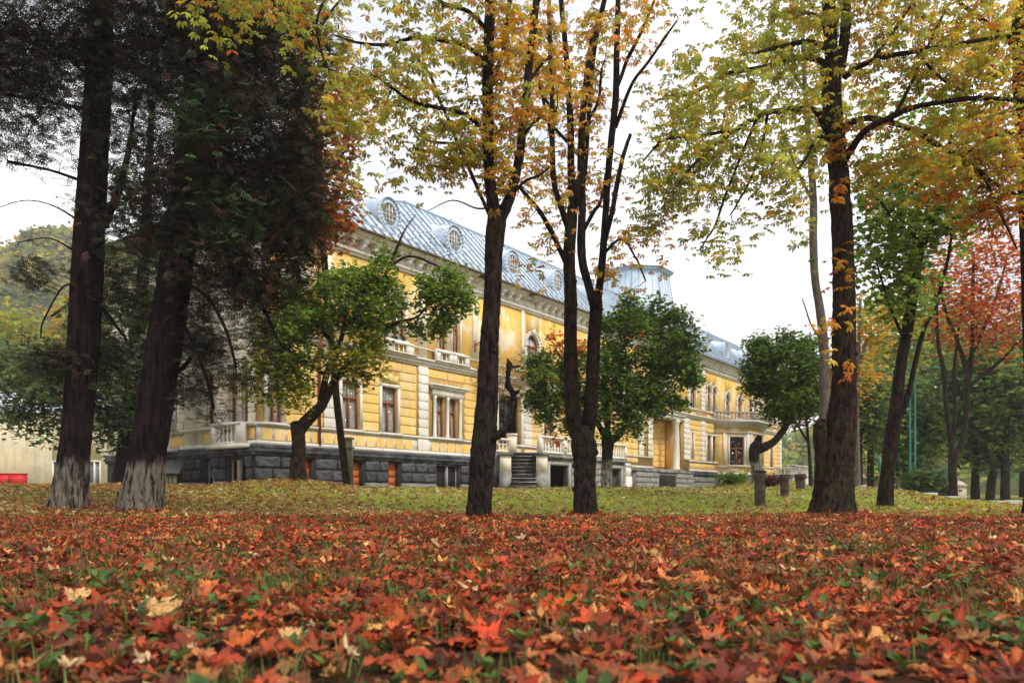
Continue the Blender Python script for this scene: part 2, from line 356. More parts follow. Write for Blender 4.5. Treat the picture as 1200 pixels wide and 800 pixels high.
# ------------------------------------------------------------------ trees
def cat(pts, per=6):
    """smooth curve through points (rows: x y z r)"""
    p = np.asarray(pts, float); p = np.concatenate([[2 * p[0] - p[1]], p, [2 * p[-1] - p[-2]]])
    out = []
    for i in range(1, len(p) - 2):
        for k in range(per):
            t = k / per
            out.append(.5 * (2 * p[i] + (p[i + 1] - p[i - 1]) * t + (2 * p[i - 1] - 5 * p[i] + 4 * p[i + 1] - p[i + 2]) * t * t + (3 * p[i] - p[i - 1] - 3 * p[i + 1] + p[i + 2]) * t ** 3))
    out.append(p[-2]); return np.array(out)
class Tree:
    def __init__(s, name, label, base, barkmat, cat_='tree', group=None):
        s.b = np.array([base[0], base[1], float(gz(base[0], base[1])) - .04])
        s.root = thing(name, label, cat_, s.b, group=group); s.bark = barkmat
        s.sk = []; s.tw = MB()
    def px(s, pts, Y):
        """pixel polyline (px, py, width_px[, extra depth]) to world points with radius"""
        out = []
        for q in pts:
            y = Y + (q[3] if len(q) > 3 else 0); w = P(q[0], q[1], y); out.append([*w, q[2] / 2 * y / F_PX])
        return out
    def limb(s, pts, name='limb', sides=9, per=5, rough=.03, ridges=0, flare=0, wob=.02):
        c = cat(pts, per); n = len(c)
        c[:, :3] += np.cumsum(RNG.normal(0, wob, (n, 3)), 0) * .25 * np.linspace(0, 1, n)[:, None]
        c[:, 3] = np.maximum(c[:, 3], .006)
        if flare:
            h = c[:, 2] - c[0, 2]; c[:, 3] *= 1 + flare * np.exp(-h / .28)
        mb = MB(); mb.tube(c[:, :3] - s.b, c[:, 3], sides, rough, ridges)
        if ridges:      # knots
            for k in range(7):
                i = RNG.integers(n // 5, n - 1); a = RNG.uniform(0, 6.28); r = c[i, 3]
                q = c[i, :3] - s.b + np.array([math.cos(a), math.sin(a), 0]) * r * .8
                mb.lathe(q + [0, 0, -r * .35], [(r * .12, 0), (r * .34, r * .15), (r * .4, r * .35), (r * .3, r * .55), (r * .1, r * .7)], 7)
        build(mb, name, s.bark, s.root, smooth=True)
        s.sk.append(c); return c
    def roots(s, r, n=6, ln=2.0):
        mb = MB()
        for k in range(n):
            a = k * 6.28 / n + RNG.uniform(-.3, .3); l = r * ln * RNG.uniform(.7, 1.2); pts = []
            for t in np.linspace(0, 1, 7):
                x = math.cos(a) * (r * .55 + l * t * .55); y = math.sin(a) * (r * .55 + l * t * .55)
                zz = float(gz(s.b[0] + x, s.b[1] + y)) - s.b[2]
                pts.append((x, y, zz + r * .9 * (1 - t) ** 2 - .03))
            mb.tube(pts, np.linspace(r * .38, r * .10, 7), 8, .03)
        build(mb, 'root_flare', s.bark, s.root, smooth=True)
    def skeleton(s): return np.concatenate(s.sk)
    def grow(s, blobs, ncl, leaf, size, cols, wts, per_cl=16, spread=.28, twig_r=.010, tilt=.6, maxlen=4., name='crown', hang=.0,
             mat=None, tmat=None, twig_name='twigs', colfun=None, seg=5, leaf_along=.55, minz=None, shell=.0, tsides=4, jitter=.2):
        """blobs: (centre xyz, radii xyz, weight). Clusters grow onto the nearest branch, leaves gather along the new twig."""
        w = np.array([b[2] for b in blobs], float); w /= w.sum()
        pick = RNG.choice(len(blobs), ncl, p=w)
        d = RNG.normal(0, 1, (ncl, 3)); d /= np.linalg.norm(d, axis=1)[:, None]
        rr = RNG.uniform(shell, 1, ncl) ** (1 / 2.4)
        C = np.array([blobs[k][0] for k in pick]) + d * rr[:, None] * np.array([blobs[k][1] for k in pick])
        sk = s.skeleton(); S = sk[:, :3]; SR = sk[:, 3]
        dist = np.array([np.min(np.sum((S - c) ** 2, 1)) for c in C]); order = np.argsort(dist)
        S = list(S); SR = list(SR); arr = np.array(S); ar = np.array(SR)
        buf = np.zeros((len(arr) + ncl * seg, 3)); buf[:len(arr)] = arr; br = np.zeros(len(buf)); br[:len(ar)] = ar; m = len(arr)
        tw = MB(); LP = []; LC = []
        for ci in order:
            c = C[ci]; dd = np.sum((buf[:m] - c) ** 2 * [1, 1, .7], 1); j = int(np.argmin(dd)); a = buf[j]; ln = math.sqrt(dd[j])
            if ln < .05: continue
            mid = (a + c) / 2 + RNG.normal(0, .10 * ln, 3) + [0, 0, .10 * ln - hang * ln]
            t = np.linspace(0, 1, seg + 1)[:, None]
            pts = (1 - t) ** 2 * a + 2 * t * (1 - t) * mid + t * t * c
            pts[1:-1] += RNG.normal(0, .02 * ln, (seg - 1, 3))
            r0 = min(br[j] * .75, twig_r * (1 + 1.3 * ln)); rad = np.linspace(r0, max(.0025, r0 * .3), seg + 1)
            tw.tube(pts - s.b, rad, tsides, 0, cap=False)
            buf[m:m + seg] = pts[1:]; br[m:m + seg] = rad[1:]; m += seg
            k = per_cl if np.isscalar(per_cl) else int(per_cl[pick[ci]])
            k = max(1, int(RNG.normal(k, k * .3)))
            tt = RNG.uniform(1 - leaf_along, 1.05, (k, 1))
            lp = (1 - tt) ** 2 * a + 2 * tt * (1 - tt) * mid + tt * tt * c + RNG.normal(0, spread, (k, 3)) * [1, 1, .75]
            LP.append(lp); LC += [pick[ci]] * k
        build(tw, twig_name, tmat or s.bark, s.root, smooth=True, kind='stuff')
        LP = np.concatenate(LP); n = len(LP); LC = np.array(LC)
        col = colfun(LP, n) if colfun else palette(cols, wts, n, jitter)
        # whole sprays share a shift of hue: a bright clump beside a dull one
        ph = np.sin(LP[:, 0] * 2.1 + 3) * np.sin(LP[:, 1] * 1.7) * np.sin(LP[:, 2] * 2.6 + 1)
        col = col * (1 + .30 * ph[:, None])
        mb = MB(); sz = size * RNG.uniform(.65, 1.25, n)
        scatter(mb, TPL[leaf], LP - s.b, sz, rotmats(n, tilt=tilt), np.clip(col, .002, .95))
        return build(mb, name, mat or M_leaf, s.root, kind='stuff')
def B(px, py, Y, rx, ry, rd, w=1):
    """blob from pixels: centre, half sizes in px, half depth in m"""
    return (P(px, py, Y), np.array([rx * Y / F_PX, rd, ry * Y / F_PX]), w)
# ------------------------------------------------------------------ ground sheet
def ground_sheet():
    xs = np.concatenate([-np.geomspace(2500, 40, 22), np.linspace(-38, 48, 190), np.geomspace(50, 2500, 22)])
    ys = np.concatenate([[-2500, -800, -200, -60, -20, -8, -3, -1], np.linspace(0, 40, 180), np.linspace(40.6, 110, 60), np.geomspace(115, 2500, 18)])
    X, Y = np.meshgrid(xs, ys); Z = gz(X, Y)
    V = np.stack([X, Y, Z], -1).reshape(-1, 3); nx = len(xs)
    i, j = np.meshgrid(np.arange(len(ys) - 1), np.arange(nx - 1), indexing='ij'); a = i * nx + j
    q = np.stack([a, a + 1, a + nx + 1, a + nx], -1).reshape(-1, 4)
    mb = MB(); mb.add(V, quads=q)
    m, t = newmat('lawn_soil')
    tcn = N(t, 'ShaderNodeTexCoord'); sp = N(t, 'ShaderNodeSeparateXYZ'); t.links.new(tcn.outputs['Object'], sp.inputs[0])
    n1 = noise(t, .9, 8, rough=.7); n2 = noise(t, 26, 6, rough=.7); n3 = noise(t, .25, 5)
    near = ramp(t, n2, [(.35, (.014, .009, .006)), (.5, (.06, .020, .009)), (.62, (.030, .035, .010))])
    far = ramp(t, n1, [(.35, (.16, .19, .03)), (.5, (.26, .26, .05)), (.66, (.32, .26, .09))])
    far = mixc(t, ramp(t, n2, [(.40, (0, 0, 0)), (.62, (.6,) * 3)]), far, (.05, .07, .015))
    mr = N(t, 'ShaderNodeMapRange'); mr.inputs['From Min'].default_value = 13.5; mr.inputs['From Max'].default_value = 17
    ad = N(t, 'ShaderNodeMath', operation='MULTIPLY_ADD'); t.links.new(n3, ad.inputs[0]); ad.inputs[1].default_value = 2; t.links.new(sp.outputs['Y'], ad.inputs[2])
    t.links.new(ad.outputs[0], mr.inputs[0])
    finish(t, mixc(t, mr.outputs[0], near, far), .95, n2, .8, .03, .1)
    return build(mb, 'ground', m, None, smooth=True, kind='structure')
GROUND = ground_sheet()

# ------------------------------------------------------------------ the mansion
ANG = math.atan(667 / 900)
OX, OY = -10.734, 32.311
MAN = thing('mansion', 'long yellow two storey mansion with grey metal roof and dark stone base', 'building', (OX, OY, 0), math.pi / 2 - ANG)
class Frame:
    """a facade plane in the mansion's own axes: along, outward, up"""
    def __init__(s, o, d): s.o = o; L_ = math.hypot(*d); s.d = (d[0] / L_, d[1] / L_); s.ang = math.atan2(s.d[1], s.d[0])
    def __call__(s, a, o, z): return (s.o[0] + s.d[0] * a + s.d[1] * o, s.o[1] + s.d[1] * a - s.d[0] * o, z)
    def mat(s, a, o, z, sc=(1, 1, 1)):
        return Matrix.Translation(Vector(s(a, o, z))) @ Matrix.Rotation(s.ang, 4, 'Z') @ Matrix.Diagonal((*sc, 1))
FM = Frame((0, 0), (1, 0))            # long front
FS = Frame((0, 0), (0, -1))           # left end, along = -distance back from the corner
def piece(name, me, F, a, o, z, sc=(1, 1, 1), parent=None):
    ob = link(name, me, parent); ob.matrix_local = F.mat(a, o, z, sc); return ob
def wall_cells(mb, F, a0, a1, z0, z1, o0, o1, holes):
    A = sorted({a0, a1, *[h[0] for h in holes], *[h[1] for h in holes]}); A = [a for a in A if a0 <= a <= a1]
    for i in range(len(A) - 1):
        c = (A[i] + A[i + 1]) / 2; hs = sorted([(h[2], h[3]) for h in holes if h[0] < c < h[1] and h[3] > z0 and h[2] < z1])
        z = z0
        for h in hs:
            if h[0] > z: mb.box(F, A[i], A[i + 1], o0, o1, z, min(h[0], z1))
            z = max(z, h[1])
        if z < z1: mb.box(F, A[i], A[i + 1], o0, o1, z, z1)
def arch_fill(mb, F, a0, a1, zt, o0, o1, n=9):
    """fills the two corners above a round arch whose crown touches zt"""
    r = (a1 - a0) / 2; c = (a0 + a1) / 2; zc = zt - r
    for s_ in (-1, 1):
        for k in range(n):
            t0, t1 = k / n * math.pi / 2, (k + 1) / n * math.pi / 2
            xa, xb = c + s_ * r * math.cos(t0), c + s_ * r * math.cos(t1)
            za, zb = zc + r * math.sin(t0), zc + r * math.sin(t1)
            lo, hi = (xb, xa) if s_ > 0 else (xa, xb)
            zl, zh = (zb, za) if s_ > 0 else (za, zb)
            mb.hexa([F(lo, o1, zl), F(hi, o1, zh), F(hi, o0, zh), F(lo, o0, zl), F(lo, o1, zt + .002), F(hi, o1, zt + .002), F(hi, o0, zt + .002), F(lo, o0, zt + .002)])
def arch_band(mb, F, c, r, zc, w, o0, o1, n=12, a_start=0, a_end=math.pi):
    for k in range(n):
        t0 = a_start + (a_end - a_start) * k / n; t1 = a_start + (a_end - a_start) * (k + 1) / n
        p = []
        for o in (o1, o0):
            p.append([F(c + R_ * math.cos(t), o, zc + R_ * math.sin(t)) for R_, t in ((r, t0), (r + w, t0), (r + w, t1), (r, t1))])
        mb.add(p[0] + p[1], quads=[(0, 1, 2, 3), (4, 7, 6, 5), (0, 4, 5, 1), (1, 5, 6, 2), (2, 6, 7, 3), (3, 7, 4, 0)])
# rough-faced stone meshes (unit: 1 wide, 1 high, face at out = 1)
def pillow(seed, amp=.25, m=.09):
    r = np.random.default_rng(seed)
    V = []
    for (x, z) in ((0, 0), (1, 0), (1, 1), (0, 1)): V.append((x, 0, z))
    for (x, z) in ((0, 0), (1, 0), (1, 1), (0, 1)): V.append((x, -.55 * (1), z))
    ins = []
    for (x, z) in ((m, m * 1.6), (.5, m * 1.3), (1 - m, m * 1.6), (1 - m, 1 - m * 1.6), (.5, 1 - m * 1.3), (m, 1 - m * 1.6)):
        ins.append((x + r.normal(0, .015), -1 + r.normal(0, amp * .5), z + r.normal(0, .02)))
    V += ins + [(.33, -1.05 + r.normal(0, amp), .5), (.66, -1.05 + r.normal(0, amp), .48)]
    q = [(0, 1, 5, 4), (1, 2, 6, 5), (2, 3, 7, 6), (3, 0, 4, 7)]
    T = [(4, 9, 8), (4, 5, 9), (5, 10, 9), (5, 6, 10), (6, 11, 10), (6, 12, 11), (6, 7, 12), (7, 13, 12), (7, 8, 13), (7, 4, 8),
         (8, 9, 14), (9, 15, 14), (9, 10, 15), (10, 11, 15), (11, 12, 15), (12, 14, 15), (12, 13, 14), (13, 8, 14)]
    mb = MB(); mb.add(V, quads=q, tris=T); return mb
STONES = [pillow(i).mesh('stone', M_stone) for i in range(5)]
STONES2 = [pillow(i, .06).mesh('grey_stone', M_stone2) for i in range(4)]
def block_mesh(mat, name):      # flat block with a chamfered edge
    c = .012; mb = MB()
    V = [(0, 0, 0), (1, 0, 0), (1, 0, 1), (0, 0, 1), (0, -.6, 0), (1, -.6, 0), (1, -.6, 1), (0, -.6, 1), (.02, -1, .05), (.98, -1, .05), (.98, -1, .95), (.02, -1, .95)]
    mb.add(V, quads=[(0, 1, 5, 4), (1, 2, 6, 5), (2, 3, 7, 6), (3, 0, 4, 7), (4, 5, 9, 8), (5, 6, 10, 9), (6, 7, 11, 10), (7, 4, 8, 11), (8, 9, 10, 11)])
    return mb.mesh(name, mat)
BLK_Y = block_mesh(M_yellow, 'wall_block'); BLK_W = block_mesh(M_white2, 'quoin_block'); BLK_P = block_mesh(M_white, 'pale_block')
m_baluster = MB(); m_baluster.lathe((0, 0, 0), [(.085, 0), (.085, .06), (.05, .10), (.085, .26), (.09, .34), (.05, .52), (.04, .62), (.055, .72), (.04, .80), (.075, .86), (.075, .92), (.08, 1)], 7)
BALU = m_baluster.mesh('baluster', M_white2, True)
BALU_T = m_baluster.mesh('baluster', M_conc, True)

BLOCKS = []     # (area in picture, args)
def courses(F, a0, a1, z0, z1, h, wd, holes, mat, o=0, th=.05, name='wall_block', gap=.035, seed=0):
    r = random.Random(seed); z = z0; row = 0
    nrow = max(1, round((z1 - z0) / h)); h = (z1 - z0) / nrow
    for row in range(nrow):
        zz = z0 + row * h
        segs = [(a0, a1)]
        for hh in holes:
            if hh[2] < zz + h - .03 and hh[3] > zz + .03:
                ns = []
                for s_ in segs:
                    if hh[1] <= s_[0] or hh[0] >= s_[1]: ns.append(s_)
                    else:
                        if hh[0] - s_[0] > .12: ns.append((s_[0], hh[0]))
                        if s_[1] - hh[1] > .12: ns.append((hh[1], s_[1]))
                segs = ns
        for s_ in segs:
            L_ = s_[1] - s_[0]; n = max(1, round(L_ / wd)); w = L_ / n; cuts = [s_[0]]
            for k in range(1, n): cuts.append(s_[0] + k * w + (.22 * w if row % 2 else -.12 * w) + r.uniform(-.06, .06) * w)
            cuts.append(s_[1])
            for k in range(n):
                BLOCKS.append((F, cuts[k] + gap / 2, o, zz + gap / 2, cuts[k + 1] - cuts[k] - gap, th, h - gap, mat, name))
def flush_blocks(parent, limit=290):
    """the blocks nearest the viewpoint become objects, the rest one joined part"""
    global BLOCKS
    cx, cy = MAN.matrix_basis.inverted() @ Vector((0, 0, 0)), 0
    def key(b):
        p = b[0](b[1], b[2], b[3]); return (p[0] - cx.x) ** 2 + (p[1] - cx.y) ** 2
    BLOCKS.sort(key=key); rest = {}
    for i, (F, a, o, z, w, th, h, mat, name) in enumerate(BLOCKS):
        me = random.choice(mat) if isinstance(mat, list) else mat
        if i < limit: piece(name, me, F, a, o, z, (w, th * random.uniform(.8, 1.2), h), parent)
        else:
            co = np.empty(len(me.vertices) * 3); me.vertices.foreach_get('co', co); co = co.reshape(-1, 3)
            M4 = np.array(F.mat(a, o, z, (w, th, h))); co = co @ M4[:3, :3].T + M4[:3, 3]
            r = rest.setdefault(me.materials[0].name, MB())
            fs = [list(p.vertices) for p in me.polygons]
            r.add(co, polys=fs)
    for k, r in rest.items():
        build(r, name + 's', MATS[k], parent, kind='stuff')
    BLOCKS = []

W_WALL, W_FOUND = MB(), MB()
HG, HP = 3.56, 2.60        # window sill of the ground floor, top of the plinth
INTERIOR = MB()
def window(F, a0, a1, z0, z1, arch=False, out=0., surround=.16, mats=(M_wood, M_white2), transom=.66, curtain=True, mull=True, hood=False, sill=True, depth=.16, keystone=False):
    """recessed wooden window with panes, curtains and a plaster surround"""
    w = a1 - a0; c = (a0 + a1) / 2; fm = MB(); fo = out - depth; t = .07; zr = z1 - (w / 2 if arch else 0)
    fm.box(F, a0, a0 + t, fo - .05, fo + .03, z0, zr); fm.box(F, a1 - t, a1, fo - .05, fo + .03, z0, zr); fm.box(F, a0 + t, a1 - t, fo - .05, fo + .03, z0, z0 + t)
    zt = z0 + (z1 - z0) * transom
    if arch: arch_band(fm, F, c, w / 2 - t, zr, t, fo - .05, fo + .03, 10); zt = min(zt, zr)
    else: fm.box(F, a0 + t, a1 - t, fo - .05, fo + .03, z1 - t, z1)
    fm.box(F, a0 + t, a1 - t, fo - .05, fo + .04, zt - .05, zt + .05)
    if mull: fm.box(F, c - .045, c + .045, fo - .05, fo + .035, z0 + t, zt - .05)
    wo_ = build(fm, 'window', mats[0], MAN)
    def pane(x0, x1, y0, y1):
        mb = MB(); mb.box(F, x0, x1, fo - .02, fo - .01, y0, y1); build(mb, 'pane', M_glass, wo_)
    if mull: pane(a0 + t, c - .045, z0 + t, zt - .05); pane(c + .045, a1 - t, z0 + t, zt - .05)
    else: pane(a0 + t, a1 - t, z0 + t, zt - .05)
    if arch:
        mb = MB(); rr = w / 2 - t; pol = [F(c + rr, fo - .015, max(zt + .05, zr)), F(c + rr, fo - .015, zr)] + [F(c + rr * math.cos(k * math.pi / 12), fo - .015, zr + rr * math.sin(k * math.pi / 12)) for k in range(1, 12)] + [F(c - rr, fo - .015, zr), F(c - rr, fo - .015, zt + .05)] + [F(c + rr, fo - .015, zt + .05)]
        mb.add(pol[1:], polys=[list(range(len(pol) - 1))]); build(mb, 'pane', M_glass, wo_)
    else: pane(a0 + t, a1 - t, zt + .05, z1 - t)
    if curtain:
        mb = MB(); n = 14; V = []
        for half in ((a0 + t, c - w * random.uniform(.02, .06)), (c + w * random.uniform(.0, .06), a1 - t)):
            V = []
            for i in range(n + 1):
                a = half[0] + (half[1] - half[0]) * i / n; o = fo - .085 + .03 * math.sin(i * 1.9)
                V += [F(a, o, z0 + t), F(a, o, zr + (w * .3 if arch else -t))]
            mb.add(V, quads=[(2 * i, 2 * i + 2, 2 * i + 3, 2 * i + 1) for i in range(n)])
        build(mb, 'curtain', M_curtain, wo_)
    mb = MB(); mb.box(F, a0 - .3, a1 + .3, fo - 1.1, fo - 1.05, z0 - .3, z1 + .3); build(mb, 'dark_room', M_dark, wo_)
    if surround:
        s_ = surround; mb = MB(); o0, o1 = out - .02, out + .075
        mb.box(F, a0 - s_, a0, o0, o1, z0, zr); mb.box(F, a1, a1 + s_, o0, o1, z0, zr)
        if arch:
            arch_band(mb, F, c, w / 2, zr, s_, o0, o1, 12); arch_band(mb, F, c, w / 2 + s_, zr, .07, o0, o1 + .06, 12)
            mb.box(F, c - .09, c + .09, o1 + .002, o1 + .10, z1 - .04, z1 + s_ + .16)
            for e in (-1, 1): mb.box(F, c + e * (w / 2 + s_) - .10, c + e * (w / 2 + s_) + .10, o0, o1 + .065, zr - .12, zr + .003)
        else: mb.box(F, a0 - s_, a1 + s_, o0, o1 + .003, z1, z1 + s_)
        build(mb, 'surround', mats[1], wo_)
    if sill:
        mb = MB(); mb.box(F, a0 - .22, a1 + .22, out - .2, out + .17, z0 - .12, z0 + .004); build(mb, 'sill', mats[1], wo_)
    if hood:
        mb = MB(); z = z1 + .45
        mb.box(F, a0 - .22, a1 + .22, out - .02, out + .10, z1 + surround, z); mb.box(F, a0 - .34, a1 + .34, out - .02, out + .26, z, z + .10); mb.box(F, a0 - .42, a1 + .42, out - .02, out + .36, z + .1, z + .2)
        build(mb, 'hood', mats[1], wo_)
    return wo_
def keystone(F, c, z, out=0):
    mb = MB()
    for dx0, dx1, up in ((-.16, .16, .5), (-.55, -.2, .42), (.2, .55, .42)):
        sl = dx0 * .35
        mb.hexa([F(c + dx0 * .85, out + .10, z), F(c + dx1 * .85, out + .10, z), F(c + dx1 * .85, out - .02, z), F(c + dx0 * .85, out - .02, z),
                 F(c + dx0 * 1.15, out + .10, z + up), F(c + dx1 * 1.15, out + .10, z + up), F(c + dx1 * 1.15, out - .02, z + up), F(c + dx0 * 1.15, out - .02, z + up)])
    build(mb, 'keystone', M_yellow, MAN)
def basement_window(F, a0, a1, z0, z1, out, shutter, double=False):
    mb = MB(); mb.box(F, a0, a0 + .05, out - .3, out - .2, z0, z1); mb.box(F, a1 - .05, a1, out - .3, out - .2, z0, z1); mb.box(F, a0 + .05, a1 - .05, out - .3, out - .2, z1 - .05, z1)
    if double: mb.box(F, (a0 + a1) / 2 - .05, (a0 + a1) / 2 + .05, out - .3, out - .05, z0, z1 - .05)
    w = build(mb, 'basement_window', M_conc if double else M_dwood, MAN)
    mb = MB(); halves = [(a0 + .05, (a0 + a1) / 2 - .05), ((a0 + a1) / 2 + .05, a1 - .05)] if double else [(a0 + .05, a1 - .05)]
    for h0, h1 in halves:
        if shutter:
            n = 4; hh = (z1 - .05 - z0) / n
            k0 = h0 + (h1 - h0) * (.42 if double else .0)
            for k in range(n):
                b_ = MB(); b_.box(F, k0 + .01, h1 - .01, out - .27, out - .235 + random.uniform(0, .012), z0 + k * hh + .006, z0 + (k + 1) * hh); build(b_, 'shutter_board', M_orange, w)
        else: mb.box(F, h0, h1, out - .27, out - .25, z0, z1 - .05)
    build(mb, 'pane', M_dark, w)
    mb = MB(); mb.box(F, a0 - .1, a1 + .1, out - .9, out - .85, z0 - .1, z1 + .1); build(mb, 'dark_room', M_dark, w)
def balustrade(F, a0, a1, o, z0, h, name='balustrade', step=.24, bal=BALU, mat=M_white2, posts=True, ends=.22, w=.14, returns=0):
    mb = MB(); mb.box(F, a0, a1, o - w, o + w, z0, z0 + .10); mb.box(F, a0, a1, o - w - .03, o + w + .03, z0 + h - .12, z0 + h)
    if posts:
        mb.box(F, a0 - .003, a0 + ends, o - w - .003, o + w + .003, z0 + .001, z0 + h - .001); mb.box(F, a1 - ends, a1 + .003, o - w - .003, o + w + .003, z0 + .001, z0 + h - .001)
    b = build(mb, name, mat, MAN); L_ = a1 - a0 - 2 * ends; n = max(1, int(L_ / step))
    for i in range(n):
        piece('baluster', bal, F, a0 + ends + (i + .5) * L_ / n, o, z0 + .09, (h / 1, h / 1, h - .19), b)
    return b
# ---- openings of the long front: (a0, a1, z0, z1)
G = [(.5, 1.25, HG, 5.85), (4.60, 5.70, HG, 5.85), (7.15, 8.25, HG, 5.85), (11.05, 11.85, HG, 5.75), (12.1, 12.9, HG, 5.75),
     (16.6, 18.9, 2.95, 6.5), (21.4, 22.6, 2.95, 5.9), (24.6, 25.7, 2.95, 5.9)]
U = [(1.3, 2.3, 8.3, 10.6, 1), (7.7, 8.8, 8.3, 10.7, 1), (11.35, 12.0, 8.3, 10.4, 0), (12.45, 13.1, 8.3, 10.4, 0), (19.5, 20.9, 8.5, 10.55, 1), (24.4, 25.4, 8.3, 10.6, 1)]
GC = [(44.75, 45.25, HG, 6.0), (48.3, 49.35, HG, 6.0), (49.6, 50.6, HG, 6.0), (58.7, 59.8, HG, 6.0), (66.2, 67.3, HG, 6.0)]
UC = [(38.3, 39.4, 8.2, 10.4, 1), (44.5, 45.8, 8.2, 10.6, 1), (48.3, 49.35, 8.2, 10.6, 1), (49.6, 50.6, 8.2, 10.6, 1), (52.9, 54.2, 8.2, 10.4, 1), (56.1, 57.5, 8.2, 10.4, 1), (59.5, 60.6, 8.2, 10.4, 1), (60.9, 62.0, 8.2, 10.4, 1), (64.3, 65.4, 8.2, 10.5, 1), (67.3, 68.4, 8.2, 10.5, 1)]
BW = [(5.1, 5.9, .6, 2.05, True, False), (7.6, 8.35, .6, 2.12, True, False), (11.15, 13.0, .6, 2.1, False, True), (2.0, 2.9, .6, 2.05, True, False)]
LOG = (37.2, 43.04, 2.62, 7.0)
allh = [h[:4] for h in G + U + GC + UC] + [LOG]
wm = MB(); wall_cells(wm, FM, 0, 70, HP, 7.3, -.45, 0, allh); build(wm, 'ground_floor_wall', M_joint, MAN)
wm = MB()
wall_cells(wm, FM, 0, 70, 7.3, 12.2, -.45, 0, allh)
for a0, a1, z0, z1, ar in U + UC:
    if ar: arch_fill(wm, FM, a0, a1, z1, -.45, -.001)
build(wm, 'wall', mY2, MAN)
# left end of the house: three planes stepping back
FS1 = Frame((0, 0), (0, -1)); FS2 = Frame((.55, 0), (0, -1)); FS3 = Frame((1.1, 0), (0, -1))
SG1 = [(-1.95, -1.3, HG, 6.1), (-1.0, -.45, HG, 6.1)]; SG2 = [(-4.55, -3.95, HG, 6.0), (-3.75, -3.15, HG, 6.0)]; SG3 = [(-12.2, -11.0, HG, 5.9), (-9.3, -8.2, HG, 5.9)]
sw = MB()
wall_cells(sw, FS1, -2.94, -.002, HP, 12.2, -.45, 0, SG1 + [(-1.9, -.9, 8.3, 10.6)])
wall_cells(sw, FS2, -6.51, -2.6, HP, 12.2, -.45, 0, SG2 + [(-5.2, -4.2, 8.3, 10.6)])
wall_cells(sw, FS3, -15.0, -6.3, HP, 12.2, -.45, 0, SG3 + [(-11, -10, 8.3, 10.6), (-8.4, -7.6, 8.3, 10.6)])
sw.box(FM, 1.2, 70, -15.4, -15.0, .4, 12.2); sw.box(FM, 69.6, 70, -15, -.46, .4, 12.2)
sw.box(FS1, -2.94, -2.54, -.60, -.45, HP, 12.2); sw.box(FS2, -6.51, -6.1, -.6, -.45, HP, 12.2)
build(sw, 'end_wall', M_white, MAN)
for F, L_ in ((FS1, SG1), (FS2, SG2), (FS3, SG3)):
    for a0, a1, z0, z1 in L_: window(F, a0, a1, z0, z1, surround=.13, mull=False)
window(FS1, -1.9, -.9, 8.3, 10.6, True); window(FS2, -5.2, -4.2, 8.3, 10.6, True); window(FS3, -11, -10, 8.3, 10.6, True); window(FS3, -8.4, -7.6, 8.3, 10.6, True)
for a0, a1, z0, z1 in G[:3]:
    window(FM, a0, a1, z0, z1); keystone(FM, (a0 + a1) / 2, z1 + .18)
for a0, a1, z0, z1 in G[3:5]: window(FM, a0, a1, z0, z1, surround=0, out=-.02, mull=True)
# aedicule round the double window: three slim columns, frieze and cornice
mb = MB()
for a in (10.95, 11.98, 13.05): mb.lathe(FM(a, .10, HG), [(.13, 0), (.13, .08), (.10, .14), (.095, 2.0), (.12, 2.06), (.13, 2.19)], 10)
mb.box(FM, 10.75, 13.25, -.02, .20, 5.753, 6.15); mb.box(FM, 10.6, 13.4, -.02, .34, 6.15, 6.27); mb.box(FM, 10.5, 13.5, -.02, .44, 6.27, 6.37); mb.box(FM, 10.75, 13.25, -.02, .22, HG - .12, HG)
build(mb, 'window_aedicule', M_white2, MAN)
mb = MB(); mb.box(FM, 16.6, 18.9, -.40, -.34, 2.95, 3.5)
for a in (16.6, 17.7, 18.8): mb.box(FM, a, a + .1, -.40, -.30, 3.5, 6.5)
mb.box(FM, 16.7, 18.8, -.40, -.31, 5.0, 5.1); mb.box(FM, 16.7, 18.8, -.40, -.31, 6.4, 6.5)
dd = build(mb, 'entrance_door', M_dwood, MAN)
mb = MB(); mb.box(FM, 16.7, 18.8, -.37, -.36, 5.1, 6.4); mb.box(FM, 16.7, 18.8, -.37, -.36, 3.5, 5.0); build(mb, 'pane', M_glass, dd)
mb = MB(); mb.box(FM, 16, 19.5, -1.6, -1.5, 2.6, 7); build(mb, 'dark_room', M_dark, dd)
mb = MB(); mb.box(FM, 16.3, 16.597, -.02, .09, 2.95, 6.75); mb.box(FM, 18.903, 19.2, -.02, .09, 2.95, 6.75); mb.box(FM, 16.597, 18.903, -.02, .09, 6.503, 6.75); mb.box(FM, 16.1, 19.4, -.02, .3, 6.75, 6.9); build(mb, 'surround', M_white, dd)
for a0, a1, z0, z1 in G[6:]: window(FM, a0, a1, z0, z1, mats=(M_orange, M_white), sill=False)
for a0, a1, z0, z1, ar in U: window(FM, a0, a1, z0, z1, bool(ar), surround=.17 if ar else .12)
for a0, a1, z0, z1 in GC: window(FM, a0, a1, z0, z1, surround=.15, mull=a1 - a0 > .7)
for a0, a1, z0, z1, ar in UC: window(FM, a0, a1, z0, z1, True, surround=.15 if a1 - a0 < 1.2 else .2)
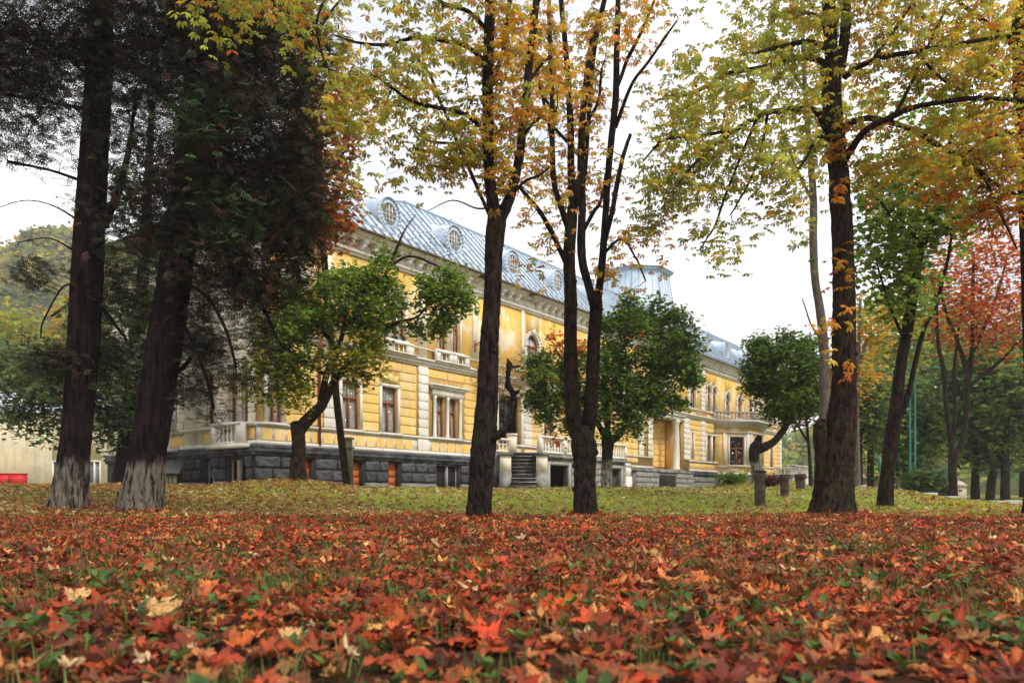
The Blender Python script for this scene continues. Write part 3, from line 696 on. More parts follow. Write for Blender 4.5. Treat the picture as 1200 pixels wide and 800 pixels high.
# string courses, dado, cornice
mb = MB()
def course(F, a0, a1, z0, z1, o, mb=mb): mb.box(F, a0, a1, -.02, o, z0, z1)
for F, a0, a1 in ((FM, -.10, 37.0), (FM, 44.2, 70.1), (FS1, -3.04, .0), (FS2, -6.61, -3.045), (FS3, -15, -6.615)):
    course(F, a0, a1, HP, HP + .16, .16); course(F, a0, a1, HG - .16, HG - .122, .12); course(F, a0, a1, HG - .12, HG - .03, .155)
for F, a0, a1 in ((FM, -.12, 70.12), (FS1, -3.06, .0), (FS2, -6.63, -3.065), (FS3, -15, -6.635)):
    course(F, a0, a1, 7.22, 7.34, .10); course(F, a0, a1, 7.34, 7.50, .20); course(F, a0, a1, 7.50, 7.60, .30); course(F, a0, a1, 8.12, 8.176, .10)
    course(F, a0, a1, 11.86, 11.98, .10); course(F, a0, a1, 11.98, 12.12, .17)
build(mb, 'string_course', M_white2, MAN)
cn = MB()
for F, a0, a1 in ((FM, -.5, 13.9), (FM, 15.6, 18.8), (FM, 19.9, 70.5), (FS1, -3.4, .0), (FS2, -7.0, -3.42), (FS3, -15.4, -7.02)):
    cn.box(F, a0, a1, -.3, .50, 12.62, 12.72); cn.box(F, a0 - .1, a1 + .1, -.3, .62, 12.72, 12.82); cn.box(F, a0 - .2, a1 + .2, -.3, .74, 12.82, 12.93)
cn.box(FM, 14.1, 15.4, -.3, .30, 12.62, 12.9); cn.box(FM, 19.0, 19.7, -.3, .30, 12.62, 12.9)
cn.box(FM, -.02, 70.02, -.3, .05, 12.12, 12.618); cn.box(FS1, -2.96, -.0, -.3, .05, 12.12, 12.618); cn.box(FS2, -6.5, -2.97, -.3, .05, 12.12, 12.618); cn.box(FS3, -15, -6.52, -.3, .05, 12.12, 12.618)
CN = build(cn, 'cornice', M_white2, MAN)
mb = MB(); mb.box(FM, -.75, 70.8, .745, .86, 12.86, 12.97); mb.box(FS1, -15.4, .745, .745, .86, 12.86, 12.97); build(mb, 'gutter', M_gutter, MAN)
# brackets under the cornice with small coffers between
bm = MB(); bm.hexa([(0, 0, 0), (.26, 0, 0), (.26, .1, 0), (0, .1, 0), (0, -.40, .30), (.26, -.40, .30), (.26, .1, .30), (0, .1, .30)])
bm.hexa([(-.02, -.44, .30), (.28, -.44, .30), (.28, .1, .30), (-.02, .1, .30), (-.02, -.46, .46), (.28, -.46, .46), (.28, .1, .46), (-.02, .1, .46)])
BRK = bm.mesh('bracket', M_white2)
a = .15; cnt = 0; rest = MB(); co = np.array([v.co[:] for v in BRK.vertices])
while a < 69.6:
    if not (13.7 < a < 15.4 or 18.7 < a < 19.8):
        piece('bracket', BRK, FM, a, .05, 12.15, (1, 1, 1), CN)
    a += .78
for F, a0, a1 in ((FS1, -2.8, -.2), (FS2, -6.4, -3.3), (FS3, -14.8, -7)):
    a = a0
    while a < a1: piece('bracket', BRK, F, a, .05, 12.15, (1, 1, 1), CN); a += .78
# plinth wall with rough stones
pm = MB(); ph = [(b[0], b[1], b[2], b[3]) for b in BW] + [(15.3, 17.0, .5, 2.4)]
wall_cells(pm, FM, 0, 70, .3, 2.40, -.5, .06, [(b[0], b[1], .5, b[3]) for b in BW])
PS1 = [(-2.0, -.6, .62, 2.0)]; PS2 = [(-4.7, -3.3, .62, 2.0)]
wall_cells(pm, FS1, -3.0, -.0, .3, 2.40, -.5, .06, [(-2.0, -.6, .5, 2.0)]); wall_cells(pm, FS2, -6.6, -3.0, .3, 2.40, -.5, .06, [(-4.7, -3.3, .5, 2.0)]); pm.box(FS3, -15, -6.6, -.5, .06, .3, 2.40)
build(pm, 'foundation_wall', M_mortar, MAN)
mb = MB()
for F, a0, a1 in ((FM, -.26, 33.1), (FM, 43.3, 70.2), (FS1, -3.18, .0), (FS2, -6.75, -3.185), (FS3, -15, -6.755)):
    mb.box(F, a0, a1, -.02, .20, 2.15, 2.27); mb.box(F, a0 - .0, a1, -.02, .27, 2.27, 2.42); mb.box(F, a0, a1, -.02, .20, 2.42, HP - .002)
build(mb, 'foundation_ledge', M_stone, MAN)
for b in BW: basement_window(FM, b[0], b[1], b[2], b[3], .06, b[4], b[5])
basement_window(FS1, -2.0, -.6, .62, 2.0, .06, True, True); basement_window(FS2, -4.7, -3.3, .62, 2.0, .06, True, True)
hs = [(b[0] - .08, b[1] + .08, 0, b[3] + .05) for b in BW]
courses(FM, -.16, 14.1, 1.10, 2.15, .5, .86, hs, STONES, .05, .16, 'foundation_stone', .05, 1)
courses(FM, -.16, 14.1, .45, 1.08, .63, 1.9, hs, STONES2, .05, .12, 'foundation_stone', .02, 2)
for F, a0, a1, h_ in ((FS1, -3.1, -.12, PS1), (FS2, -6.65, -3.1, PS2), (FS3, -12, -6.65, [])):
    courses(F, a0, a1, 1.10, 2.15, .5, .62, [(h[0] - .05, h[1] + .05, 0, h[3] + .05) for h in h_], STONES, .05, .16, 'foundation_stone', .05, 3)
    courses(F, a0, a1, .45, 1.08, .63, 1.2, [(h[0] - .05, h[1] + .05, 0, h[3] + .05) for h in h_], STONES2, .05, .12, 'foundation_stone', .02, 4)
courses(FM, 32.3, 70.0, .6, 2.15, .5, 1.15, [LOG[:2] + (0, 3)], STONES2, .05, .13, 'foundation_stone', .05, 5)
flush_blocks(MAN, 250)
# rusticated ochre courses of the ground floor
gh = [(h[0] - .17, h[1] + .17, h[2] - .2, h[3] + .18) for h in G + GC] + [(10.5, 13.5, 3, 6.4), (9.6, 10.45, 0, 9), (16.0, 19.5, 0, 7), (-.1, .25, 0, 9)] + [(a, a + .7, 0, 9) for a in (3.5,)]
for h in G[:3]: gh.append(((h[0] + h[1]) / 2 - .68, (h[0] + h[1]) / 2 + .68, 6.0, 6.5))
courses(FM, .1, 31.9, HG + .02, 7.16, .45, 1.25, gh, BLK_Y, 0, .055, 'wall_block', .045, 6)
courses(FM, 44.3, 49.9, HG + .02, 7.16, .45, 1.3, gh, BLK_Y, 0, .055, 'wall_block', .045, 8)
courses(FM, 61.2, 69.9, HG + .02, 7.16, .45, 1.3, gh, BLK_Y, 0, .055, 'wall_block', .045, 9)
flush_blocks(MAN, 280)
for F, a0, a1, hh in ((FS1, -2.9, -.05, SG1), (FS2, -6.4, -3.0, SG2), (FS3, -12, -6.6, SG3)):
    courses(F, a0, a1, HG + .02, 7.16, .45, .8, [(h[0] - .14, h[1] + .14, h[2] - .2, h[3] + .15) for h in hh], BLK_P, 0, .05, 'pale_wall_block', .045, 11)
flush_blocks(MAN, 230)
# dado panels below the ground-floor windows
pn = block_mesh(M_yellow, 'dado_panel'); mb = MB(); mb.box(FM, -.02, 15.9, .0, .02, HP + .16, HG - .16); build(mb, 'dado_ground', M_white2, MAN)
for a0_, a1_ in ((16.0, 31.9), (44.4, 50.2), (61.3, 69.2)):
    mb = MB(); mb.box(FM, a0_, a1_, .0, .03, HP + .18, HG - .18); build(mb, 'dado_band', M_yellow, MAN); k = 0; a = .2
while a < 15.9:
    w = .52
    if not (9.5 < a + w / 2 < 10.6): piece('dado_panel', pn, FM, a, .02, HP + .22, (w, .05, .48), MAN)
    a += .66
for (F, a0, w) in ((FS2, -4.75, 1.5), (FS3, -8.5, 1.2), (FS1, -.5, .4)): piece('dado_panel', pn, F, a0, 0, HP + .24, (w, .08, .45), MAN)
# relief star on the end panel
mb = MB()
for s_ in (-1, 1):
    for k in range(8):
        t0 = k / 8 * math.pi * 1.3; r0 = .13
        c0 = -4.0 + s_ * .12
        q0 = (c0 + s_ * r0 * math.sin(t0), HP + .46 + r0 * math.cos(t0)); t1 = t0 + math.pi * 1.3 / 8; q1 = (c0 + s_ * r0 * math.sin(t1), HP + .46 + r0 * math.cos(t1))
        mb.tube([FS2(q0[0], .09, q0[1]), FS2(q1[0], .09, q1[1])], [.022, .022], 5)
build(mb, 'relief_ornament', M_white2, MAN)
# quoin pilasters
def pilaster(F, a0, a1, z0, z1, n, mat=BLK_W, o=.10, blocks=True, name='pilaster'):
    mb = MB(); mb.box(F, a0, a1, -.02, o, z0, z1); p = build(mb, name, M_white, MAN)
    if blocks:
        h = (z1 - z0) / n
        for k in range(n): piece('quoin', mat, F, a0 - .03, o - .01, z0 + k * h + .03, (a1 - a0 + .06, .06, h - .06), p)
for a0, a1 in ((3.5, 4.12), (9.75, 10.4), (34.6, 35.3), (36.2, 36.9), (43.1, 44.2), (46.9, 47.7), (63.0, 63.7), (69.3, 70.03), (19.2, 19.9)):
    pilaster(FM, a0, a1, HG - .02, 7.2, 8)
for a0, a1 in ((46.9, 47.7), (63.0, 63.7), (69.3, 70.03), (44.0, 44.3)): pilaster(FM, a0, a1, 8.18, 11.85, 9, o=.08)
for a0, a1 in ((3.55, 4.0), (14.2, 14.6), (15.2, 15.6), (18.95, 19.25), (.0, .5)): pilaster(FM, a0, a1, 8.18, 11.85, 1, o=.09, blocks=False)
pilaster(FM, 9.7, 10.45, HP + .17, HG - .17, 1); pilaster(FM, 9.75, 10.4, 7.605, 11.85, 1, blocks=False, o=.07)
for a0 in (-2.9, -.45): pilaster(FS1, a0, a0 + .4, 3.5, 7.2, 8, BLK_P, o=.07)
# balconettes below the upper windows
balustrade(FM, 7.2, 9.2, .16, 7.60, .60, 'window_balustrade', .26, ends=.5, w=.10)
balustrade(FM, 10.9, 12.25, .22, 7.60, .62, 'window_balustrade', .26, ends=.3, w=.10); balustrade(FM, 12.25, 13.6, .22, 7.60, .62, 'window_balustrade', .26, ends=.3, w=.10)
balustrade(FS1, -2.55, -.35, .42, 2.62, .92, 'end_balustrade', .26, ends=.36)
mb = MB(); mb.box(FS1, -2.75, -.2, -.02, .62, 2.45, 2.615); build(mb, 'balcony_slab', M_white2, MAN)
mb = MB()
for a0, a1 in ((10.75, 13.7), (7.0, 9.4)): mb.box(FM, a0, a1, .0, .42, 7.603, 7.64)
build(mb, 'window_balcony_slab', M_white2, MAN)
# ---- entrance terrace with stairs
TF = Frame((0, 0), (1, 0)); TO = 2.6
u1, u2 = 17.15, 27.6
TZ = 2.92
tm = MB(); th = [(18.25, 20.35, .4, 2.25), (25.6, 27.05, .4, 2.25)]
wall_cells(tm, FM, u1, u2, .3, TZ - .28, TO - .4, TO, th); tm.box(FM, u2 - .4, u2, .01, TO - .4, .3, TZ - .28); tm.box(FM, u1, u1 + .4, .01, TO - .4, .3, TZ - .28)
TERR = build(tm, 'terrace', M_stone2, MAN)
mb = MB(); mb.box(FM, u1 - .1, u2 + .25, .0, TO + .22, TZ - .26, TZ - .10); mb.box(FM, u1 - .1, u2 + .15, .0, TO + .12, TZ - .10, TZ); build(mb, 'slab', M_stone2, TERR)
mb = MB(); mb.box(FM, 17.9, 27.1, .3, .4, .3, 2.5); build(mb, 'dark_cellar', M_dark, TERR)
for h in th:
    fr_ = None
    for bx in ((h[0] - .22, h[0], .3, 2.45), (h[1], h[1] + .22, .3, 2.45), (h[0], h[1], 2.253, 2.45)):
        mb = MB(); mb.box(FM, bx[0], bx[1], TO - .2, TO + .05, bx[2], bx[3]); build(mb, 'door_jamb' if bx[2] < 1 else 'door_lintel', M_conc, TERR)
courses(FM, u1 + .02, u2, .5, 2.55, .42, .62, [(h[0] - .24, h[1] + .24, 0, 2.47) for h in th], STONES2, TO, .07, 'terrace_stone', .04, 12)
flush_blocks(TERR, 200)
nb = 4; seg = (u2 - u1) / nb
for k in range(nb): balustrade(FM, u1 + k * seg, u1 + (k + 1) * seg - .004, TO, TZ, 1.0, 'terrace_balustrade', .30, ends=.17, bal=BALU, mat=M_white2)
# the stairs are set at an angle to the front: they face the lawn squarely
Mi = Matrix.Translation(Vector((OX, OY, 0))) @ Matrix.Rotation(math.pi / 2 - ANG, 4, 'Z'); Mi.invert()
q0 = Mi @ Vector((*P(613.5, 575, 41.6)[:2], 0)); q1 = Mi @ Vector((P(613.5, 575, 41.6)[0] + 1, P(613.5, 575, 41.6)[1] - .02, 0))
FST = Frame((q0.x, q0.y), (q1.x - q0.x, q1.y - q0.y))
mb = MB(); mb.box(FST, -.72, .72, -5.6, -2.76, .3, TZ - .02); mb.box(FST, -1.3, -.74, -5.2, -1.3, .3, TZ - .27); mb.box(FST, .74, 1.3, -4.6, -1.3, .3, TZ - .27)
ST = build(mb, 'staircase', M_stone2, MAN)
nst = 11
for a0 in (-1.32, .70):
    mb = MB(); mb.box(FST, a0, a0 + .62, -1.6, -.95, 1.75, TZ - .26); build(mb, 'stair_pier', M_white, ST)
    mb = MB(); mb.box(FST, a0 - .03, a0 + .65, -1.6, -.92, .3, 1.748); build(mb, 'stair_pier_base', M_stone2, ST)
    mb = MB(); mb.box(FST, a0 - .1, a0 + .72, -3.0, -.86, TZ - .258, TZ - .1); build(mb, 'stair_coping', M_stone2, ST)
for k in range(nst):
    mb = MB(); hh = (TZ - .55) / nst; z = .55 + k * hh; o = -.15 - k * .25; sk_ = random.uniform(-.015, .015)
    mb.box(FST, -.68, .68, o - .5, o - .03 + sk_, z, z + hh - .05); build(mb, 'step', M_stone, ST)
    mb = MB(); mb.box(FST, -.69, .69, o - .5, o + .06 + sk_, z + hh - .05, z + hh); build(mb, 'tread', M_stone2, ST)
# small balustrade by the entrance
mb = MB(); mb.box(FM, 14.2, 16.6, .01, 1.2, .3, TZ); build(mb, 'landing', M_stone2, MAN); balustrade(FM, 14.2, 16.4, 1.1, TZ, .8, 'landing_balustrade', .3, mat=M_white)
mb = MB(); mb.box(FST, -.95, -.4, -3.4, -2.85, TZ, TZ + 1.0); mb.box(FST, -1.0, -.35, -3.45, -2.8, TZ + 1.0, TZ + 1.1); build(mb, 'terrace_pier', M_white, MAN)
mb = MB(); mb.box(FM, 28.1, 28.9, 1.6, 2.4, 1.75, 2.5); mb.hexa([FM(28.0, 2.5, 2.5), FM(29, 2.5, 2.5), FM(29, 1.5, 2.5), FM(28.0, 1.5, 2.5), FM(28.45, 2.05, 2.95), FM(28.55, 2.05, 2.95), FM(28.55, 1.95, 2.95), FM(28.45, 1.95, 2.95)])
mb.box(FM, 28.05, 28.95, 1.55, 2.45, .3, 1.748); build(mb, 'capped_pier', M_white2, MAN)
# ---- loggia
mb = MB(); mb.box(FM, 37.0, 43.2, -1.9, -1.7, 2.6, 7.1); mb.box(FM, 36.8, 37.2, -1.7, -.46, 2.6, 7.1); mb.box(FM, 43.0, 43.3, -1.7, -.46, 2.6, 7.1); mb.box(FM, 37.0, 43.2, -1.7, -.46, 7.05, 7.2)
LG = build(mb, 'loggia', M_yellow, MAN)
mb = MB(); mb.box(FM, 37.0, 43.2, -1.7, -.0, 2.4, 2.61); build(mb, 'loggia_floor', M_white, LG)
FL = Frame((37.2, 0), (0, 1))
BLOCKS = []
courses(Frame((0, 0), (1, 0)), 37.4, 42.9, 2.9, 6.9, .5, 1.6, [], BLK_Y, -1.7, .05, 'loggia_block', .06, 13); flush_blocks(LG, 100)
mb = MB(); mb.lathe(FM(41.9, -.12, 2.62), [(.36, 0), (.36, .12), (.28, .22), (.30, 1.2), (.24, 3.9), (.30, 4.0), (.36, 4.12), (.38, 4.25)], 14); build(mb, 'column', M_white2, LG, smooth=False)
mb = MB(); mb.box(FM, 37.0, 43.2, -.50, .10, 6.88, 7.20); mb.box(FM, 36.9, 43.3, -.2, .22, 7.205, 7.30) ; build(mb, 'architrave', M_white2, LG)
mb = MB()
for k in range(14):     # pale arched niche seen on the far cheek of the loggia
    pass
FA = Frame((42.98, 2.6), (0, -1))
mb.box(FM, 37.8, 40.2, -1.64, -1.62, 2.62, 5.2)
rr = 1.2; pol = [FM(39.0 + rr * math.cos(t_), -1.62, 5.2 + rr * math.sin(t_)) for t_ in np.linspace(0, math.pi, 14)]; mb.add(pol, polys=[list(range(14))]); build(mb, 'arched_niche', M_conc, LG)
mb = MB(); mb.box(FM, 33.2, 44.0, .0, .5, .3, 2.3); mb.box(FM, 33.1, 44.1, -.02, .62, 2.3, 2.46); mb.box(FM, 33.15, 44.05, -.02, .55, 2.46, 2.58); build(mb, 'pavilion_base', M_stone2, MAN)
courses(FM, 33.2, 37.2, .6, 2.28, .42, 1.3, [], STONES2, .5, .1, 'pavilion_stone', .04, 15); courses(FM, 40.5, 44.0, .6, 2.28, .42, 1.3, [], STONES2, .5, .1, 'pavilion_stone', .04, 16); flush_blocks(MAN, 60)
mb = MB(); mb.box(FM, 37.3, 40.4, .5, .52, .6, 2.1); build(mb, 'cellar_opening', M_dark, MAN)
courses(FM, 32.1, 34.5, 3.0, 7.1, .5, 1.2, [], BLK_Y, 0, .06, 'pavilion_block', .05, 17); flush_blocks(MAN, 40)
# ---- polygonal bay with balcony
bp = [(50.4, 0), (53.0, 2.4), (57.0, 2.4), (58.8, 0)]
def poly_prism(mb, pts, z0, z1):
    n = len(pts); V = [(u, -v, z0) for u, v in pts] + [(u, -v, z1) for u, v in pts]
    mb.add(V, quads=[(i, (i + 1) % n, n + (i + 1) % n, n + i) for i in range(n)], polys=[list(range(n))[::-1], list(range(n, 2 * n))])
def off(pts, e): return [(pts[0][0] - e * 1.1, 0)] + [(pts[1][0] - e * .6, pts[1][1] + e), (pts[2][0] + e * .6, pts[2][1] + e)] + [(pts[3][0] + e * 1.1, 0)]
mb = MB(); FB = Frame((53.0, -2.4), (1, 0)); FBl = Frame((50.4, 0), (2.6, -2.4)); FBr = Frame((57.0, -2.4), (1.8, 2.4))
wall_cells(mb, FB, 0, 4.0, 2.6, 7.1, -.3, 0, [(1.1, 2.9, 3.3, 6.0)])
wall_cells(mb, FBl, 0, 3.54, 2.6, 7.1, -.3, -.001, [(1.45, 2.95, 3.3, 6.0)]); wall_cells(mb, FBr, 0, 3.0, 2.6, 7.1, -.3, -.001, [])
poly_prism(mb, bp, 7.1, 7.12)
BAY = build(mb, 'bay', mY2, MAN)
window(FB, 1.1, 2.9, 3.3, 6.0, surround=.14, curtain=False, transom=.6); window(FBl, 1.45, 2.95, 3.3, 6.0, surround=.14, curtain=False, transom=.6)
mb = MB(); poly_prism(mb, off(bp, .10), .3, 2.3); build(mb, 'bay_base', M_stone2, BAY)
mb = MB(); poly_prism(mb, off(bp, .18), 2.3, 2.6); poly_prism(mb, off(bp, .12), 3.1, 3.25); poly_prism(mb, off(bp, .12), 6.35, 6.5); poly_prism(mb, off(bp, .25), 6.95, 7.1)
for e, za, zb in ((.45, 7.12, 7.25), (.65, 7.25, 7.40), (.8, 7.40, 7.52)): poly_prism(mb, off(bp, e), za, zb)
for F_, a in ((FB, .1), (FB, 3.5), (FBl, .75), (FBl, 3.15)): mb.box(F_, a, a + .32, -.01, .09, 3.25, 6.35)
build(mb, 'bay_cornice', M_white2, BAY)
q = off(bp, .6)
for (p0, p1) in ((q[0], q[1]), (q[1], q[2]), (q[2], q[3])):
    Fq = Frame((p0[0], -p0[1]), (p1[0] - p0[0], -(p1[1] - p0[1]))); L_ = math.hypot(p1[0] - p0[0], p1[1] - p0[1])
    balustrade(Fq, .02, L_ - .02, 0, 7.52, .82, 'balcony_balustrade', .36, ends=.25, bal=BALU_T, mat=M_conc)
# ---- low terrace at the far end
mb = MB(); e0, e1, eo = 59.5, 66.8, 4.0
mb.box(FM, e0, e1, .27, eo, 2.3, 2.5); mb.box(FM, e0 - .1, e1 + .1, .27, eo + .15, 2.5, 2.62)
for a in (e0, e0 + 1.6, e1 - 2.6, e1 - .7): mb.box(FM, a, a + .7, eo - .7, eo, .3, 2.3)
et = build(mb, 'end_terrace', M_white2, MAN)
mb = MB(); mb.box(FM, e0 + .8, e1 - .8, eo - 1.5, eo - 1.4, .3, 2.3); build(mb, 'dark_cellar', M_dark, et)
for k in range(2): balustrade(FM, e0 + k * 3.65, e0 + (k + 1) * 3.65 - .02, eo, 2.62, .95, 'end_terrace_balustrade', .52, ends=.2)
Fe = Frame((e1, -eo), (0, 1)); balustrade(Fe, .2, eo - .3, 0, 2.62, .95, 'end_terrace_balustrade', .36, ends=.2)
# ---- roof: sheets between standing seams
ridge_z, rv = 17.05, -3.0; ez, ev = 12.95, .80
re0, re1 = 11.8, 64.5; ue0, ue1 = -.8, 70.8
rm = MB()
ET = [(ue0, ev), (ue1, ev), (ue1, -15.8), (ue0, -15.8)]; RT = [(re0, rv), (re1, rv), (re1, -12), (re0, -12)]
V = [(u, -v, ez - .06) for u, v in ET] + [(u, -v, ridge_z - .06) for u, v in RT]
rm.add(V, quads=[(0, 1, 5, 4), (1, 2, 6, 5), (2, 3, 7, 6), (3, 0, 4, 7), (4, 5, 6, 7)])
ROOF = build(rm, 'roof', M_roof, MAN)
nv = Vector((0, -(ridge_z - ez), (ev - rv))).normalized()    # normal of the front slope (local)
def slope_pt(u, t, lift=0): # t 0 at the eave .. 1 at the ridge
    return (u, -(ev + (rv - ev) * t) - (ridge_z - ez) / math.hypot(ridge_z - ez, ev - rv) * lift, ez + (ridge_z - ez) * t + (ev - rv) / math.hypot(ridge_z - ez, ev - rv) * lift)
def tmax(u):
    if u < re0: return max(0, (u - ue0) / (re0 - ue0))
    if u > re1: return max(0, (ue1 - u) / (ue1 - re1))
    return 1
STEP = .62; us = np.arange(ue0, ue1 + .01, STEP)
for i in range(len(us) - 1):
    a, b_ = us[i], us[i + 1]; ta, tb = tmax(a), tmax(b_)
    if max(ta, tb) < .03: continue
    cuts = sorted(random.sample([.25, .4, .55, .7], 1)); mb = MB(); lo = 0; li = random.uniform(0, .012)
    for hi in (cuts[0], 1.0):
        p = [slope_pt(a + .01, lo * ta, .004 + li), slope_pt(b_ - .01, lo * tb, .004 + li), slope_pt(b_ - .01, hi * tb, .004 + li), slope_pt(a + .01, hi * ta, .004 + li)]
        p2 = [slope_pt(a + .01, lo * ta, -.03), slope_pt(b_ - .01, lo * tb, -.03), slope_pt(b_ - .01, hi * tb, -.03), slope_pt(a + .01, hi * ta, -.03)]
        mb.hexa(p2 + p); lo = hi + .002
    build(mb, 'roof_sheet', M_roof, ROOF)
    if ta > .05:
        mb = MB(); e = .028
        p = [slope_pt(a - e, 0, .0), slope_pt(a + e, 0, .0), slope_pt(a + e, ta, .0), slope_pt(a - e, ta, .0)]; p2 = [slope_pt(a - e * .6, 0, .075), slope_pt(a + e * .6, 0, .075), slope_pt(a + e * .6, ta, .075), slope_pt(a - e * .6, ta, .075)]
        mb.hexa(p + p2); build(mb, 'roof_seam', M_seam, ROOF)
mb = MB(); mb.tube([(re0, -rv, ridge_z + .02), (re1, -rv, ridge_z + .02)], [.1, .1], 6); mb.tube([(ue0, -ev, ez + .02), (re0, -rv, ridge_z + .02)], [.07, .07], 6); mb.tube([(ue1, -ev, ez), (re1, -rv, ridge_z + .02)], [.07, .07], 6)
mb.box(FM, ue0 + .6, ue1 - .5, ev - .42, ev - .36, ez + .28, ez + .52)
build(mb, 'ridge_cap', M_seam, ROOF)
# end slope seams
for k in range(1, 20):
    v = -k * .8; 
    t_ = min(1, (-v) / 3.0 if -v < 3 else 1)
    if -v > 15: break
    p0 = Vector((ue0, -v + .0, ez)); tt = 1.0 if 3 < -v < 12 else min(1, (-v + .8) / 3.8) if -v <= 3 else max(0, (15.8 + v) / 3.8)
    mb = MB(); d_ = Vector((re0 - ue0, 0, ridge_z - ez)); mb.tube([p0, p0 + d_ * tt], [.03, .03], 5); build(mb, 'roof_seam', M_seam, ROOF)
# oval dormers
def dormer(u, zc, r=.52):
    mb = MB(); v0 = -.55; n = 18; t = (zc - ez) / (ridge_z - ez); vface = ev + (rv - ev) * t + .55
    cyl = [];
    for v in (vface, vface - 1.9):
        for k in range(n): cyl.append((u + (r + .22) * .92 * math.cos(k * 6.283 / n), -v, zc + (r + .22) * 1.08 * math.sin(k * 6.283 / n) + (.0 if v == vface else .55)))
    mb.add(cyl, quads=[(k, (k + 1) % n, n + (k + 1) % n, n + k) for k in range(n)])
    D = build(mb, 'dormer', M_roof, MAN, smooth=True)
    mb = MB()
    for rad, wd, o0, o1 in ((r, .12, -.04, .07), (r + .12, .13, -.04, .02), (r + .25, .05, -.04, .12)):
        for k in range(24):
            t0, t1 = k * 6.2832 / 24, (k + 1) * 6.2832 / 24
            pp = []
            for o in (o1, o0):
                for R_, tt in ((rad, t0), (rad + wd, t0), (rad + wd, t1), (rad, t1)): pp.append((u + .92 * R_ * math.cos(tt), -(vface + o), zc + 1.08 * R_ * math.sin(tt)))
            mb.add(pp, quads=[(0, 1, 2, 3), (4, 7, 6, 5), (0, 4, 5, 1), (1, 5, 6, 2), (2, 6, 7, 3), (3, 7, 4, 0)])
    build(mb, 'dormer_ring', M_roof, D)
    mb = MB(); mb.add([(u + .92 * r * math.cos(k * 6.283 / n), -(vface - .01), zc + 1.08 * r * math.sin(k * 6.283 / n)) for k in range(n)], polys=[list(range(n))]); build(mb, 'pane', M_pane2, D)
    mb = MB(); F_ = FM
    for k in (-1, 0, 1): mb.box(F_, u + k * r * .42 - .02, u + k * r * .42 + .02, vface - .005, vface + .03, zc - r * (1.05 if k == 0 else .9), zc + r * (1.05 if k == 0 else .9))
    for k in (-1, 0, 1): mb.box(F_, u - r * (.9 if k == 0 else .78), u + r * (.9 if k == 0 else .78), vface - .005, vface + .025, zc + k * r * .45 - .02, zc + k * r * .45 + .02)
    build(mb, 'glazing_bar', M_white2, D)
M_pane2 = simple('dusty_pane', (.20, .21, .24), .25, .3, 3, .05, spec=.6)
for u in (3.0, 7.8, 12.8, 18.2, 23.3, 28.4, 48.6, 53.3, 59.1, 63.6): dormer(u, 14.55)
# ---- central roof tower
TC = (46.6, -6.5)
mb = MB(); n = 8
def ring(r, z): return [(TC[0] + r * math.cos(math.pi / 8 + k * math.pi / 4), -TC[1] + r * math.sin(math.pi / 8 + k * math.pi / 4), z) for k in range(n)]
rings = [ring(4.7, 12.5), ring(4.0, 16.0), ring(3.5, 19.2), ring(3.2, 21.2)]
for i in range(3): mb.add(rings[i] + rings[i + 1], quads=[(k, (k + 1) % n, n + (k + 1) % n, n + k) for k in range(n)])
TW = build(mb, 'roof_tower', M_roof, MAN)
mb = MB()
for r0, r1, z0, z1 in ((3.25, 3.55, 21.15, 21.35), (3.6, 3.65, 21.35, 21.5), (3.7, .3, 21.5, 22.0)):
    A_, B_ = ring(r0, z0), ring(r1, z1); mb.add(A_ + B_, quads=[(k, (k + 1) % n, n + (k + 1) % n, n + k) for k in range(n)], polys=[list(range(8))[::-1], list(range(8, 16))])
build(mb, 'tower_cap', M_seam, TW)
for k in range(n):
    for s_ in (0, .25, .5, .75):
        pts = []
        for R_ in rings:
            a_, b_ = np.array(R_[k]), np.array(R_[(k + 1) % n]); pts.append(a_ * (1 - s_) + b_ * s_)
        mb = MB(); mb.tube(pts, [.045 if s_ == 0 else .028] * 4, 5); build(mb, 'tower_seam', M_seam, TW)
# downpipe
mb = MB(); mb.tube([FM(3.2, .14, 12.6), FM(3.2, .14, 7.7), FM(3.2, .3, 7.5), FM(3.2, .14, 7.2), FM(3.2, .14, 2.7)], [.07] * 5, 8); mb.tube([FM(15.9, .14, 12.6), FM(15.9, .14, 3.0)], [.06] * 2, 8); build(mb, 'downpipe', M_wood, MAN)
# satellite dish: hangs from the wall, a thing of its own
dish = thing('satellite_dish', 'round white satellite dish on a rusty bracket on the upper mansion wall', 'satellite dish', (0, 0, 0))
Mw = MAN.matrix_basis.copy()
dp = Mw @ Vector(FM(14.35, .75, 9.45)); dish.location = dp; dish.rotation_euler = (0, 0, math.pi / 2 - ANG)
mb = MB(); n_ = 18; V = []
for r_, dy in ((.01, .10), (.2, .085), (.36, .03), (.43, .0)):
    for k in range(n_): V.append((r_ * math.cos(k * 6.283 / n_), dy - .2, r_ * 1.1 * math.sin(k * 6.283 / n_)))
mb.add(V, quads=[(i * n_ + k, i * n_ + (k + 1) % n_, (i + 1) * n_ + (k + 1) % n_, (i + 1) * n_ + k) for i in range(3) for k in range(n_)])
build(mb, 'reflector', M_white2, dish, smooth=True)
mb = MB(); mb.tube([(0, -.1, 0), (0, .2, -.3), (0, .74, -.45)], [.03] * 3, 6); mb.tube([(0, -.1, 0), (.0, .3, -.45), (-.0, .74, -.5)], [.02] * 3, 6)
mb.tube([(0, .70, -.85), (0, .70, -.2)], [.09, .09], 6); mb.tube([(0, -.1, -.45), (0, -.65, .02)], [.012] * 2, 5); mb.lathe((0, -.66, -.02), [(.04, 0), (.05, .08), (.03, .12)], 8)
build(mb, 'bracket', M_wood, dish)
